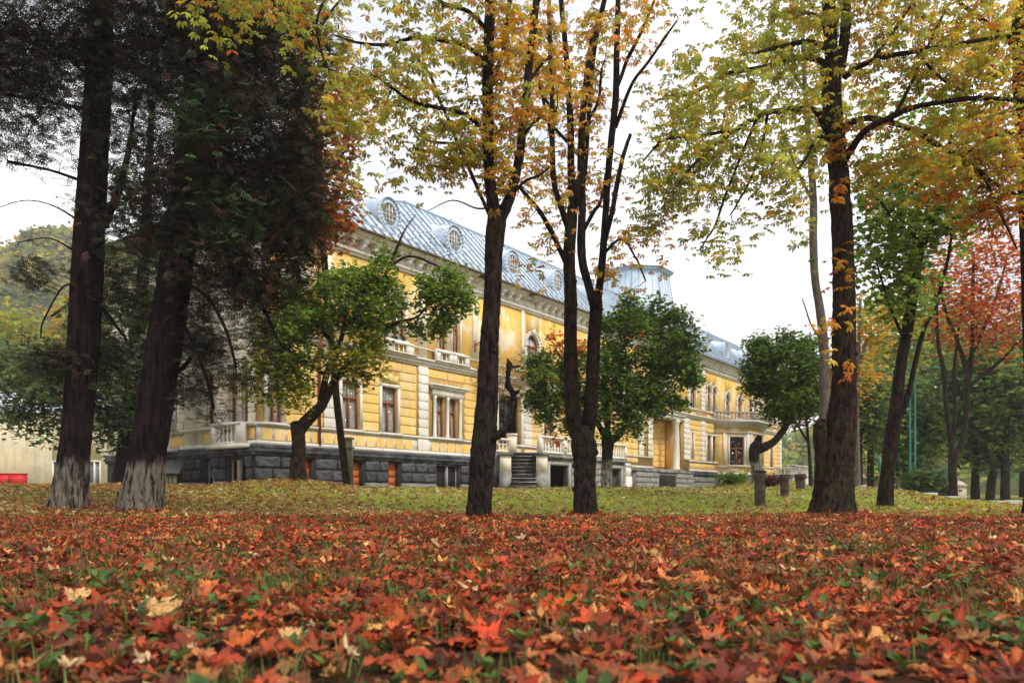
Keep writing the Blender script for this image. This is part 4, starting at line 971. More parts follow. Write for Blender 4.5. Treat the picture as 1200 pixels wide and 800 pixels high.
# ------------------------------------------------------------------ other buildings and street furniture
def plain_box(mb, x0, x1, y0, y1, z0, z1):
    mb.hexa([(x0, y0, z0), (x1, y0, z0), (x1, y1, z0), (x0, y1, z0), (x0, y0, z1), (x1, y0, z1), (x1, y1, z1), (x0, y1, z1)])
def house(name, label, cat_, loc, rz, w, d, h, wins, wallm, roofh=2.0, roofm=M_roof, eave=.4):
    r = thing(name, label, cat_, loc, rz); F = Frame((0, 0), (1, 0)); mb = MB()
    wall_cells(mb, F, -w / 2, w / 2, -1, h, -.3, 0, [q[:4] for q in wins]); mb.box(F, -w / 2, -w / 2 + .3, -d, -.3, -1, h); mb.box(F, w / 2 - .3, w / 2, -d, -.3, -1, h); mb.box(F, -w / 2 + .3, w / 2 - .3, -d, -d + .3, -1, h)
    build(mb, 'wall', wallm, r)
    mb = MB(); e = eave
    mb.add([(-w / 2 - e, -e, h), (w / 2 + e, -e, h), (w / 2 + e, d + e, h), (-w / 2 - e, d + e, h), (-w / 2 + d * .3, d / 2, h + roofh), (w / 2 - d * .3, d / 2, h + roofh)],
           quads=[(0, 1, 5, 4), (2, 3, 4, 5)], tris=[(1, 2, 5), (3, 0, 4)], polys=[[3, 2, 1, 0]])
    build(mb, 'roof', roofm, r)
    for a0, a1, z0, z1 in wins:
        mb = MB(); t = .09
        mb.box(F, a0, a0 + t, -.15, .03, z0, z1); mb.box(F, a1 - t, a1, -.15, .03, z0, z1); mb.box(F, a0 + t, a1 - t, -.15, .03, z0, z0 + t); mb.box(F, a0 + t, a1 - t, -.15, .03, z1 - t, z1); mb.box(F, (a0 + a1) / 2 - t / 2, (a0 + a1) / 2 + t / 2, -.15, .02, z0 + t, z1 - t)
        wn = build(mb, 'window', M_white2, r)
        mb = MB(); mb.box(F, a0 + t, a1 - t, -.12, -.10, z0 + t, z1 - t); build(mb, 'pane', M_pane2, wn)
        mb = MB(); mb.box(F, a0 - .1, a1 + .1, -.02, .12, z0 - .1, z0 - .002); build(mb, 'sill', M_conc, wn)
    return r
YH = 60.
cx = (10 - 600) / 900 * YH
house('annex_house', 'pale yellow plastered house with small white windows behind the conifers', 'building', (cx - 6, YH, .55), 0, 30, 10, 6.3,
      [((q0 - 10) / 900 * YH + 6, (q1 - 10) / 900 * YH + 6, .45, 2.6) for q0, q1 in ((61, 76), (103, 118), (138, 150))], M_pyel, 2.5)
rb = thing('utility_box', 'bright red metal box standing against the pale yellow house', 'utility box', (*P(10, 571, 58.6)[:2], 1.0))
mb = MB(); plain_box(mb, -1.05, 1.05, 0, .6, .05, 1.05); plain_box(mb, -1.1, 1.1, -.06, .66, 1.05, 1.13); plain_box(mb, -.9, -.7, .1, .5, -.2, .05); plain_box(mb, .7, .9, .1, .5, -.2, .05); build(mb, 'cabinet', M_red, rb)
for s_ in (-1, 1):
    mb = MB(); plain_box(mb, min(s_ * .04, s_ * .98), max(s_ * .04, s_ * .98), -.03, -.002, .12, 1.0); build(mb, 'cabinet_door', M_red, rb)
mb = MB(); plain_box(mb, -.03, .03, -.06, -.031, .45, .65); build(mb, 'handle', M_dwood, rb)
# garden shed at the end of the mansion
shp = P(192, 572, 33.5); sh = thing('garden_shed', 'small dark timber shed with a grey felt roof at the mansion end', 'shed', (shp[0] - .1, shp[1], float(gz(shp[0], shp[1])) - .1), .25)
for k in range(7):
    mb = MB(); plain_box(mb, -.62 + k * .18, -.62 + k * .18 + .165, 0, .04, 0, .85); build(mb, 'board', M_rail, sh)
mb = MB(); plain_box(mb, -.64, -.60, .04, 1.2, 0, .84); plain_box(mb, .60, .64, .04, 1.2, 0, .84); plain_box(mb, -.64, .64, 1.2, 1.24, 0, 1.4); build(mb, 'side_wall', M_dwood, sh)
mb = MB(); mb.hexa([(-.75, -.15, .80), (.75, -.15, .80), (.75, 1.35, 1.42), (-.75, 1.35, 1.42), (-.75, -.15, .86), (.75, -.15, .86), (.75, 1.35, 1.48), (-.75, 1.35, 1.48)]); build(mb, 'roof', simple('roof_felt', (.16, .16, .155), .9, .3, 4, .3), sh)
# stone posts on the bank
def stone_post(px, pyb, pyt, wpx, Y, label, cap):
    p = P(px, pyb, Y); b = thing('stone_post', label, 'post', (p[0], p[1], float(gz(p[0], p[1])) - .05), 0, 'weathered stone posts on the bank')
    h = (pyb - pyt) / 900 * Y + .08; r = wpx / 1800 * Y
    mb = MB()
    if cap: prof = [(r * 1.0, 0), (r * .98, h * .62), (r * .80, h * .66), (r * .92, h * .70), (r * .92, h * .76), (r * 1.08, h * .80), (r * 1.10, h * .90), (r * .95, h * .93)]
    else: prof = [(r * .9, 0), (r * .92, h * .55), (r * .82, h * .60), (r * .84, h * .78), (r * 1.1, h * .82), (r * 1.1, h * .95)]
    for k in range(5):
        f = RNG.uniform(.1, .6); prof.append((np.interp(f * h, [q[1] for q in prof], [q[0] for q in prof]) * RNG.uniform(.96, 1.03), f * h))
    prof = sorted(set(prof), key=lambda q: q[1])
    mb.lathe((0, 0, 0), prof, 14 if cap else 8); build(mb, 'shaft', M_post, b)
    mb = MB(); mb.lathe((0, 0, h * .93 if cap else h * .95), [(r * 1.12, .002), (r * 1.14, h * .05), (r * .6, h * .07)], 14 if cap else 8); build(mb, 'cap', M_post, b)
stone_post(890.5, 597, 555, 13, 21.3, 'tall round weathered stone post with a ringed neck, left of the three posts', True)
stone_post(919.5, 592, 568, 12, 24.5, 'short dark stone post in the middle of the three posts', False)
stone_post(938, 589, 570, 12.5, 27.0, 'short squat stone post nearest the big right-hand tree trunk', False)
# leaning timber post and rail stump beside the mansion
gp = thing('timber_post', 'weathered greenish timber post standing beside the leaning dark trunk', 'post', (P(410, 570, 29.5)[0], 29.5, float(gz(P(410, 570, 29.5)[0], 29.5)) - .1))
mb = MB(); mb.hexa([(-.14, -.09, 0), (.14, -.09, 0), (.14, .09, 0), (-.14, .09, 0), (-.20, -.08, 2.05), (.08, -.08, 2.05), (.08, .08, 2.05), (-.20, .08, 2.05)]); build(mb, 'shaft', M_rail, gp)
for z in (.9, 1.6, 1.95):
    mb = MB(); plain_box(mb, -.24, .2, -.115, -.091, z, z + .07); build(mb, 'batten', M_rail, gp)
# green lamp post on a concrete foot, with a second pole beside it
LY = 46.; lp = P(1070, 583, LY); gzl = float(gz(lp[0], lp[1]))
lamp = thing('lamp_post', 'slim green lamp post of two poles rising from the bush', 'lamp post', (lp[0], lp[1], gzl - .05))
for dx, top, r_ in ((-.17, 425, .055), (.12, 404, .06)):
    mb = MB(); h = EYE + (580 - top) / 900 * LY - gzl; mb.lathe((dx, 0, 0), [(r_ * 1.6, 0), (r_ * 1.6, .5), (r_, .6), (r_ * .8, h)], 10); build(mb, 'pole', M_green, lamp)
mb = MB(); mb.tube([(.12, 0, 7.6), (.5, 0, 7.95), (1.3, 0, 8.0)], [.04, .035, .03], 6); mb.tube([(-.17, 0, 7.4), (.12, 0, 7.45)], [.03, .03], 6); build(mb, 'arm', M_green, lamp)
mb = MB(); mb.lathe((1.35, 0, 7.86), [(.02, 0), (.22, .03), (.2, .14), (.05, .2)], 10); build(mb, 'lamp_head', M_green, lamp)
blk = thing('concrete_block', 'low pale concrete block in the grass in front of the bush', 'concrete block', (P(1070, 584, 40)[0], 40, float(gz(P(1070, 584, 40)[0], 40)) - .1))
mb = MB(); mb.hexa([(-.34, -.3, 0), (.34, -.3, 0), (.34, .3, 0), (-.34, .3, 0), (-.30, -.26, .32), (.30, -.26, .33), (.30, .26, .31), (-.30, .26, .32)]); build(mb, 'block', M_conc, blk)
b2 = thing('stone_block', 'small grey stone cube at the foot of the thin grey trunk', 'stone block', (P(1010.5, 582, 36)[0], 36, float(gz(P(1010, 582, 36)[0], 36)) - .1))
mb = MB(); mb.hexa([(-.15, -.15, 0), (.15, -.15, 0), (.15, .15, 0), (-.15, .15, 0), (-.14, -.14, .38), (.13, -.14, .40), (.14, .14, .39), (-.14, .13, .38)]); build(mb, 'block', M_conc, b2)
gp2 = thing('marker_post', 'short post with a faded green top behind the leaning tree', 'post', (P(1031, 583, 38)[0], 38, float(gz(P(1031, 583, 38)[0], 38)) - .05))
mb = MB(); mb.lathe((0, 0, 0), [(.06, 0), (.055, 1.1)], 8); build(mb, 'shaft', M_rail, gp2); mb = MB(); mb.lathe((0, 0, 1.1), [(.08, 0), (.09, .1), (.09, .6), (.05, .72)], 8); build(mb, 'cap', M_green, gp2)
kx = P(1042, 580, 75)
house('park_kiosk', 'low beige flat hut with a dark door behind the right-hand trees', 'hut', (kx[0] - 1.5, 75, .3), 0, 8.5, 5, 1.75, [(2.0, 2.9, .15, 1.3)], simple('beige_wall', (.40, .30, .19), .9, .2, 2, .2), .25, M_conc, .15)
# pale memorial stone with a chimney-like block
ms_ = P(1120, 582, 52); memo = thing('stone_pillar', 'pale stone pillar with pitched cap behind the small forked tree', 'pillar', (ms_[0], 52, float(gz(ms_[0], 52)) - .1))
mb = MB(); plain_box(mb, -.5, .5, -.4, .4, 0, 1.15); mb.hexa([(-.6, -.5, 1.15), (.6, -.5, 1.15), (.6, .5, 1.15), (-.6, .5, 1.15), (-.25, -.2, 1.5), (.25, -.2, 1.5), (.25, .2, 1.5), (-.25, .2, 1.5)]); build(mb, 'shaft', simple('pale_stone', (.55, .46, .36), .9, .25, 3, .3), memo)
# path with kerbs on the right
def kerb(x0, y0, x1, y1, n, name, label):
    r = thing(name, label, 'kerb', (x0, y0, float(gz(x0, y0)))); L_ = math.hypot(x1 - x0, y1 - y0); a = math.atan2(y1 - y0, x1 - x0); r.rotation_euler = (0, 0, a); w = L_ / n
    for k in range(n):
        mb = MB(); x = k * w; wx = x0 + math.cos(a) * x; wy = y0 + math.sin(a) * x; z = float(gz(wx, wy)) - float(gz(x0, y0)); mb.hexa([(x + .01, -.08, z - .1), (x + w - .01, -.08, z - .1), (x + w - .01, .08, z - .1), (x + .01, .08, z - .1)] + [(x + .01, -.07, z + .12), (x + w - .01, -.07, z + .12), (x + w - .01, .07, z + .12), (x + .01, .07, z + .12)])
        build(mb, 'kerb_stone', M_conc, r)
kerb(P(1072, 0, 32)[0], 32, P(1290, 0, 34)[0], 34, 9, 'path_kerb', 'long low concrete kerb of the path, nearer one on the right')
kerb(P(1125, 0, 45)[0], 45, P(1290, 0, 50)[0], 50, 10, 'path_kerb', 'pale kerb along the far side of the path')
mb = MB(); nx_ = 24; V = []
for i in range(nx_ + 1):
    t_ = i / nx_; xa, ya = P(1080, 0, 32.3)[0] * (1 - t_) + 60 * t_, 32.3 + 4.2 * t_; xb, yb = P(1125, 0, 44.8)[0] * (1 - t_) + 60 * t_, 44.8 + 9 * t_
    for s_ in np.linspace(0, 1, 6): x = xa * (1 - s_) + xb * s_; y = ya * (1 - s_) + yb * s_; V.append((x, y, float(gz(x, y)) + .03))
mb.add(V, quads=[(i * 6 + k, (i + 1) * 6 + k, (i + 1) * 6 + k + 1, i * 6 + k + 1) for i in range(nx_) for k in range(5)])
build(mb, 'path', simple('path_gravel', (.30, .26, .21), .95, .3, 2, .5), None, kind='structure')

# ------------------------------------------------------------------ hills
def hill(name, x0, x1, y0, h, w, cols, seed, n=60, wx=1.0):
    r = np.random.default_rng(seed); xs = np.linspace(x0, x1, n); ys = np.linspace(y0, y0 + w, 16); X, Y = np.meshgrid(xs, ys)
    prof = np.sin((X - x0) / (x1 - x0) * np.pi) ** wx
    Z = sstep(0, 1, (Y - y0) / w * 1.25) * h * prof * (1 + .12 * np.sin(X * .031 + seed) + .07 * np.sin(X * .083 + 2 * seed)) - 1
    Z += r.normal(0, h * .012, Z.shape)
    mb = MB(); i, j = np.meshgrid(np.arange(15), np.arange(n - 1), indexing='ij'); a = i * n + j
    mb.add(np.stack([X, Y, Z], -1).reshape(-1, 3), quads=np.stack([a, a + 1, a + n + 1, a + n], -1).reshape(-1, 4))
    m, t = newmat(name + '_cover'); c = ramp(t, noise(t, .05, 9, rough=.75), cols); finish(t, c, .95, noise(t, .12, 9, rough=.8), 1, 2.0, .05)
    o = build(mb, name, m, None, smooth=True, kind='structure')
    return X, Y, Z
hx, hy, hz = hill('hill', -760, 80, 250, 132, 180, [(.3, (.03, .05, .015)), (.5, (.10, .11, .02)), (.7, (.28, .22, .03))], 1)
hx2, hy2, hz2 = hill('hill', 40, 420, 170, 36, 160, [(.3, (.05, .08, .02)), (.5, (.12, .15, .03)), (.7, (.20, .19, .05))], 2)
def forest(name, label, X, Y, Z, n, size, cols, wts, seed, xlim):
    r = np.random.default_rng(seed); ri = r.integers(0, X.shape[0] - 1, n * 3); ci = r.integers(0, X.shape[1] - 1, n * 3); a_, b_ = r.uniform(0, 1, (2, n * 3))
    bl_ = lambda G_: (G_[ri, ci] * (1 - a_) + G_[ri, ci + 1] * a_) * (1 - b_) + (G_[ri + 1, ci] * (1 - a_) + G_[ri + 1, ci + 1] * a_) * b_
    x, y, z = bl_(X), bl_(Y), bl_(Z)
    k = (z > .5) & (x > xlim[0]) & (x < xlim[1]); x, y, z = x[k][:n], y[k][:n], z[k][:n]; n = len(x)
    mb = MB(); k_ = 26; tc_ = palette(cols, wts, n, .12, r)
    u = r.normal(0, 1, (n, k_, 3)); u /= np.linalg.norm(u, axis=2)[..., None]; u[..., 2] = np.abs(u[..., 2]) * 1.5
    rad = r.uniform(3.2, 6, (n, 1, 1)); p = np.stack([x, y, z + 2.5], -1)[:, None] + u * rad * r.uniform(.6, 1, (n, k_, 1))
    scatter(mb, TPL['quad'], p.reshape(-1, 3), np.repeat(r.uniform(.7, 1.3, n) * size, k_), rotmats(n * k_, tilt=.7, rng=r), np.repeat(tc_, k_, 0) * r.uniform(.7, 1.25, (n * k_, 1)))
    build(mb, name, M_leaf, None, kind='stuff', label=label, category='forest')
forest('hillside_forest', 'autumn forest fading into mist on the hill at the left', hx, hy, hz, 5000, 3.0, [(.55, .46, .08), YG, (.16, .24, .05), (.60, .34, .06), (.07, .11, .03)], [2, 4, 4, .6, 1.5], 3, (-480, 60))
forest('hillside_forest', 'green wooded slope beyond the far end of the mansion', hx2, hy2, hz2, 1300, 2.4, [YG, GR, DG, YE], [3, 3, 1, .5], 4, (60, 420))

# ------------------------------------------------------------------ the misty air
mb = MB(); plain_box(mb, -820, 480, -60, 445, -3, 215)
m, t = newmat('haze'); pv = N(t, 'ShaderNodeVolumePrincipled'); pv.inputs['Density'].default_value = .00042; pv.inputs['Color'].default_value = (.95, .96, 1, 1); pv.inputs['Anisotropy'].default_value = .2
oo = N(t, 'ShaderNodeOutputMaterial'); t.links.new(pv.outputs[0], oo.inputs['Volume'])
HZ = build(mb, 'haze', m, None, kind='stuff')
# ------------------------------------------------------------------ the trees of the park
# two big conifers on the left
def conifer(name, label, base, pts, Y, w0, blobs, ncl, extra=(), rf=.44):
    T = Tree(name, label, base, B_con, group=None)
    T.limb(T.px(pts, Y), 'trunk', sides=30, per=14, rough=.012, ridges=7, flare=.28, wob=.01)
    for e in extra: T.limb(T.px(e, Y), 'limb', 8, 5, .04)
    return T
def needle_col(LP, n):
    c = palette([(.022, .032, .014), (.035, .058, .018), (.10, .042, .024), (.055, .045, .018), (.08, .08, .030)], [4, 3.5, 2, 2, .8], n, .28)
    return c
T1 = conifer('conifer_tree', 'leftmost big dark conifer trunk with limewashed foot', (P(79, 603, 17.6)[0], 17.6), [(79, 606, 42), (86, 540, 34), (92, 480, 32), (98, 400, 34), (103, 300, 33), (110, 180, 30), (117, 60, 27), (122, -60, 24), (128, -250, 17), (132, -420, 6)], 17.6, 40, None, 0,
     extra=[[(122, 265, 9), (138, 225, 8, .3), (150, 180, 6, .5), (158, 120, 3, .7)], [(95, 260, 3), (60, 240, 1.6, -.3), (25, 235, 1.2, -.5), (-15, 250, .8, -.8)], [(95, 300, 3), (60, 280, 1.5, -.5), (20, 285, 1, -.7)], [(97, 340, 3), (75, 335, 2, .4), (52, 375, 2, .3), (48, 395, 1.5, .4)], [(95, 400, 4), (70, 420, 3, .4), (40, 408, 3, .5)], [(110, 350, 6), (135, 380, 4), (150, 400, 3)],
            [(105, 215, 4.5), (60, 200, 3, -.5), (10, 190, 4, -1)], [(110, 130, 5), (60, 120, 3.5, -.5), (0, 110, 4, -1)], [(112, 60, 5), (60, 40, 3.5, -.5), (-20, 50, 4, -.6)], [(115, 100, 5), (70, 60, 3.5, .6), (20, 20, 4, 1)]])
T1.roots(.40, 6, 1.3)
bl = [B(45, 85, 17.2, 90, 55, 1.3, 3), B(60, 20, 17, 120, 55, 1.6, 3.4), B(20, 160, 17, 60, 40, 1.1, 1.0), B(160, 60, 17.6, 60, 80, 1.2, 2.4), B(150, 150, 17.9, 50, 90, 1.3, 1.6), B(150, 260, 18, 45, 60, 1.2, .8), B(38, 320, 17.2, 22, 10, .4, .25), B(62, 425, 17.5, 30, 22, .6, .7), B(130, 420, 18.2, 22, 30, .6, .6), B(140, 340, 18.2, 30, 40, .8, .5),
      B(110, -110, 17.4, 170, 80, 2.6, 3.5), B(130, -260, 17.4, 110, 90, 2, 2)]
T1.grow(bl, 860, 'spray', .27, None, None, per_cl=19, spread=.23, twig_r=.009, tilt=.7, name='foliage', hang=.05, mat=M_needle, colfun=needle_col, twig_name='twigs', seg=6)
# bare dead twigs reaching left
bare = T1.grow([B(35, 235, 17, 70, 60, 1.2, 1), B(30, 310, 17, 45, 60, .8, .6), B(150, 300, 18, 40, 70, .8, .5)], 420, 'spray', .06, [(.05, .03, .02)], [1], per_cl=1, spread=.3, twig_r=.0028, hang=-.10, name='dead_sprigs', mat=M_needle, twig_name='dead_twigs', seg=7)
T2 = conifer('conifer_tree', 'second big leaning conifer with limewashed foot, right of the leftmost trunk', (P(164, 603, 17.2)[0], 17.2), [(163, 607, 50), (172, 545, 40), (181, 480, 38), (192, 410, 38), (203, 340, 37), (216, 250, 34), (228, 140, 31), (240, 20, 27), (250, -90, 24), (262, -260, 16), (270, -420, 6)], 17.2, 50, None, 0,
     extra=[[(205, 330, 6), (240, 345, 4, -.3), (265, 385, 4, -.4), (280, 430, 3, -.4)], [(206, 300, 6), (250, 320, 4, .4), (300, 350, 5, .6), (325, 400, 3, .6)], [(200, 350, 5), (225, 400, 4, .5), (240, 440, 4, .8), (250, 480, 3, .9)], [(215, 240, 8), (270, 210, 6, -.5), (330, 190, 6, -.9), (370, 200, 4, -1)], [(222, 180, 8), (280, 130, 6), (340, 120, 6, .2), (375, 160, 3, .3)],
            [(230, 110, 8), (290, 50, 6, .4), (350, 30, 6, .7), (385, 60, 3, .8)], [(214, 250, 6), (280, 270, 5, .2), (340, 280, 5, .3), (368, 310, 3, .3)], [(226, 150, 9), (190, 110, 6, -.4), (170, 90, 4, -.6)], [(186, 450, 7), (215, 430, 5, .3), (235, 400, 4, .3)]])
T2.roots(.50, 7, 1.2)
bl = [B(235, 235, 16.6, 75, 110, 1.3, 5), B(310, 150, 17, 75, 110, 1.6, 5), B(340, 235, 16.9, 42, 75, 1.1, 3.2), B(300, 50, 17.2, 90, 60, 2, 3), B(215, 60, 17.2, 70, 70, 1.8, 2.5), B(300, 330, 17.2, 60, 50, 1.1, 1.8), B(225, 380, 17.4, 40, 45, .8, .7), B(260, 435, 17.6, 45, 45, .8, .42), B(235, 470, 17.8, 40, 30, .8, .22), B(300, 400, 17.5, 28, 50, .7, .28),
      B(230, -110, 17.2, 180, 80, 2.8, 3.6), B(265, -270, 17.2, 110, 90, 2, 2)]
T2.grow(bl, 1380, 'spray', .28, None, None, per_cl=21, spread=.24, twig_r=.009, tilt=.7, name='foliage', hang=.05, mat=M_needle, colfun=needle_col, seg=6)
T2.grow([B(205, 175, 16.1, 0.1, 0.1, .1, .01), B(235, 150, 15.7, 38, 55, .4, 1), B(270, 250, 15.8, 45, 40, .4, .7)], 60, 'spray', .30, [(.035, .085, .018), (.05, .11, .03), (.09, .03, .02)], [3, 3, 1], per_cl=12, spread=.18, twig_r=.007, name='fresh_foliage', mat=M_needle, twig_name='fresh_twigs')
# a third, darker trunk behind them with pale green drooping crown
T3 = Tree('fir_tree', 'dim slanting trunk with pale drooping crown behind the two conifers', (P(142, 572, 34)[0], 34.), B_dark)
T3.limb(T3.px([(141, 575, 20), (150, 500, 17), (158, 420, 16), (166, 340, 14), (172, 240, 10), (178, 120, 6)], 34), 'trunk', 14, 8, .02, 5, .3)
for e in ([(150, 500, 6), (100, 470, 5, -1), (50, 470, 3, -1.5)], [(155, 440, 6), (90, 410, 5, -1), (20, 420, 3, -2)], [(160, 400, 6), (190, 430, 4, -1)], [(160, 380, 6), (100, 350, 4, 1), (60, 370, 3, 1)], [(168, 300, 5), (120, 290, 4), (80, 320, 3)]): T3.limb(T3.px(e, 34), 'limb', 7, 4)
T3.grow([B(100, 450, 33, 80, 50, 2.5, 4), B(40, 480, 33, 50, 35, 2, 1.4), B(20, 420, 33, 60, 40, 2, 1.4), B(130, 500, 33.5, 50, 25, 2, 1.2), B(150, 380, 34, 70, 60, 2.5, 2.5), B(190, 430, 34, 25, 60, 1.5, 1), B(160, 260, 34, 60, 80, 2, 1.5)], 420, 'maple', .20, [(.18, .25, .10), (.11, .17, .07), (.28, .31, .13), (.06, .10, .035)], [2, 3, 1.5, 2], per_cl=30, spread=.36, twig_r=.02, hang=.08)

# pollarded maple on its mound
T4 = Tree('pollarded_maple', 'green pollarded maple with a leaning limb on the leafy mound', (P(349, 568, 25.8)[0], 25.8), B_brown, group='pollarded maples before the mansion')
T4.limb(T4.px([(351, 572, 22), (349, 545, 17), (350, 520, 15), (349, 503, 16), (347, 494, 12)], 25.8), 'trunk', 16, 8, .03, 5, .35)
T4.limb(T4.px([(348, 505, 14), (358, 494, 15), (368, 484, 14), (377, 474, 12), (386, 458, 10), (394, 444, 9), (406, 430, 8), (420, 418, 6), (440, 400, 4)], 25.8), 'limb', 12, 6, .04, 4)
for e in ([(376, 474, 10), (379, 456, 8), (383, 438, 8), (391, 418, 7), (399, 402, 6), (404, 385, 5), (410, 360, 4), (430, 340, 3)], [(395, 408, 5), (370, 380, 4, .3), (350, 360, 3, .4)], [(383, 440, 5), (350, 420, 4, -.4), (325, 400, 3, -.6)], [(404, 385, 5), (440, 345, 4, .2), (457, 310, 4, .3), (466, 290, 3.5, .3), (474, 271, 2, .3), (488, 252, 1, .3)], [(430, 410, 5), (460, 380, 3.5, .3), (490, 370, 2.5, .3), (510, 345, 2, .3), (530, 350, 2, .3)], [(457, 312, 3), (480, 300, 3, .2), (510, 310, 2.5, .2), (535, 325, 2, .2)], [(406, 430, 5), (425, 440, 3, -.3), (440, 440, 2, -.3)]):
    T4.limb(T4.px(e, 25.8), 'limb', 7, 5)
T4.grow([B(345, 385, 25.8, 45, 55, 1.2, 3), B(330, 440, 25.6, 34, 35, 1, 1.4), B(395, 355, 25.8, 60, 38, 1.2, 3), B(440, 370, 26, 38, 52, 1, 2.2), B(440, 330, 26, 40, 25, .8, 1), B(522, 345, 26.1, 40, 33, .9, 2.7), B(505, 382, 26.1, 26, 18, .6, .8), B(455, 300, 26, 20, 12, .4, .2)], 380, 'maple', .125, [(.15, .26, .035), (.24, .36, .05), (.07, .13, .02), (.38, .44, .06)], [3, 3, 1.6, 1.2], per_cl=40, spread=.19, twig_r=.012)
T4.grow([B(420, 425, 25.4, 40, 30, .8, 2), B(335, 450, 25.2, 25, 30, .6, .7), B(300, 440, 25.4, 22, 40, .8, .5)], 90, 'maple', .125, [(.30, .30, .03), (.20, .24, .03), (.42, .34, .03)], [3, 3, 2], per_cl=26, spread=.26, twig_r=.01, name='yellowing_crown')
T4.grow([B(510, 280, 26, 55, 32, .7, 1), B(470, 260, 26, 25, 25, .5, .3)], 300, 'maple', .05, [(.10, .06, .03)], [1], per_cl=1, spread=.2, twig_r=.0055, name='withered_leaves', twig_name='bare_twigs', seg=7, hang=-.1)

# slim leaning trunk with orange crown between the conifers and the house
T5 = Tree('slim_chestnut', 'thin dark leaning trunk with orange leaves between conifers and yellow facade', (P(407, 570, 29)[0], 29.), B_brown)
T5.limb(T5.px([(407, 573, 8.5), (403, 540, 9), (397, 490, 8.5), (391, 430, 8.5), (384, 350, 8), (378, 285, 8), (374, 220, 7), (368, 150, 6), (360, 60, 4), (352, -40, 3)], 29), 'trunk', 12, 6, .02)
for e in ([(376, 230, 4), (395, 190, 3), (420, 160, 2)], [(370, 170, 4), (400, 120, 3), (440, 90, 2)], [(365, 110, 4), (330, 60, 3), (300, 20, 2)], [(378, 270, 4), (392, 240, 3), (405, 225, 2)], [(360, 60, 4), (390, 10, 3), (420, -20, 2)]): T5.limb(T5.px(e, 29), 'limb', 6, 4)
T5.grow([B(385, 250, 28.5, 25, 45, 1, 1.6), B(375, 160, 28.5, 45, 60, 1.5, 2)], 110, 'maple', .22, [(.45, .12, .03), (.36, .06, .02), (.40, .20, .04), YG], [3, 2, 2, 1], per_cl=14, spread=.35, twig_r=.012)
T5.grow([B(415, 130, 28.5, 50, 60, 1.5, 2), B(395, 200, 28.5, 45, 40, 1.2, 1.2), B(340, -30, 28.5, 100, 50, 2, 1.5)], 85, 'chestnut5', .24, [YG, (.30, .30, .05), YE, OR], [3, 2, 1.5, 1.5], per_cl=12, spread=.35, twig_r=.012, name='upper_crown')

# chestnut A: fork just left of the middle
CHE = ([YG, (.44, .40, .05), YE, OR, BR], [2.5, 2, 3, 2.3, .5])
def chestnut_common(T, blobs, ncl, cols, wts, per=8, size=.122, **k):
    T.grow(blobs, ncl, 'chestnut', size, cols, wts, per_cl=per * .92, spread=.19, twig_r=.008, tilt=.55, hang=.03, seg=6, **k)
T6 = Tree('chestnut_tree', 'tall dark chestnut forking high, just left of the picture centre', (P(562, 609, 13.5)[0], 13.5), B_dark)
T6.limb(T6.px([(561, 612, 29), (563, 575, 28), (566, 537, 29.5), (570, 500, 28), (573, 450, 25), (575, 400, 22), (578, 350, 20.5), (580, 300, 21), (583, 262, 23), (584, 244, 19)], 13.5), 'trunk', 26, 12, .018, 6, .16)
T6.limb(T6.px([(582, 258, 17), (577, 232, 14), (574, 195, 13), (573, 120, 13), (574, 60, 13), (576, 0, 12), (578, -70, 10), (582, -170, 7), (585, -260, 3)], 13.5), 'limb', 14, 8, .03, 5)
T6.limb(T6.px([(586, 255, 16), (597, 232, 12), (606, 195, 11), (611, 160, 10), (616, 110, 9.5), (620, 65, 9), (626, 0, 8.5, .1), (634, -80, 7, .3), (645, -190, 4, .5)], 13.5), 'limb', 14, 8, .03, 5)
for e in ([(571, 80, 7), (562, 66, 6), (545, 54, 5.5), (526, 49, 5), (493, 45, 5), (475, 49, 4), (457, 55, 4, -.1), (425, 54, 3, -.2), (395, 45, 2, -.3)],
          [(574, 160, 6), (562, 148, 5), (548, 136, 5, -.3), (532, 130, 4.5, -.4), (510, 125, 4.5, -.6), (490, 120, 4, -.8), (470, 111, 3.5, -1), (450, 95, 3, -1.2), (431, 85, 2, -1.4)],
          [(572, 184, 5), (552, 173, 4, .3), (532, 169, 3.5, .4), (510, 166, 3, .5), (496, 162, 3, .6), (477, 143, 2, .8)],
          [(578, 262, 5), (560, 222, 4.5, .6), (548, 195, 4.5, .8), (535, 166, 4.5, 1), (520, 130, 4, 1.1), (508, 100, 4, 1.3), (500, 85, 3.5, 1.4), (487, 70, 3, 1.5), (473, 55, 2, 1.6)],
          [(577, 100, 6), (583, 80, 5.5), (590, 58, 5.5, .1), (594, 30, 5, .2), (598, 0, 4.5, .3), (604, -60, 3, .4)],
          [(590, 236, 4), (605, 222, 4, -.3), (616, 211, 3.5, -.5), (630, 204, 3, -.8), (642, 195, 2, -1)],
          [(612, 160, 4), (630, 140, 3.5, -.2), (650, 130, 2.5, -.3)], [(617, 100, 4), (640, 70, 3.5, .4), (660, 60, 2.5, .6)], [(574, 40, 6), (550, 15, 5, -.3), (520, 5, 4, -.5), (490, -15, 3, -.7)], [(575, 0, 6), (540, -40, 5, .3), (500, -60, 3, .6)], [(625, 10, 5), (655, -30, 4, .2), (690, -50, 3, .3)],
          [(583, 240, 3), (560, 245, 2, -.4), (530, 236, 1.4, -.7), (500, 250, .9, -.9)]):
    T6.limb(T6.px(e, 13.5), 'limb', 8, 5, .02)
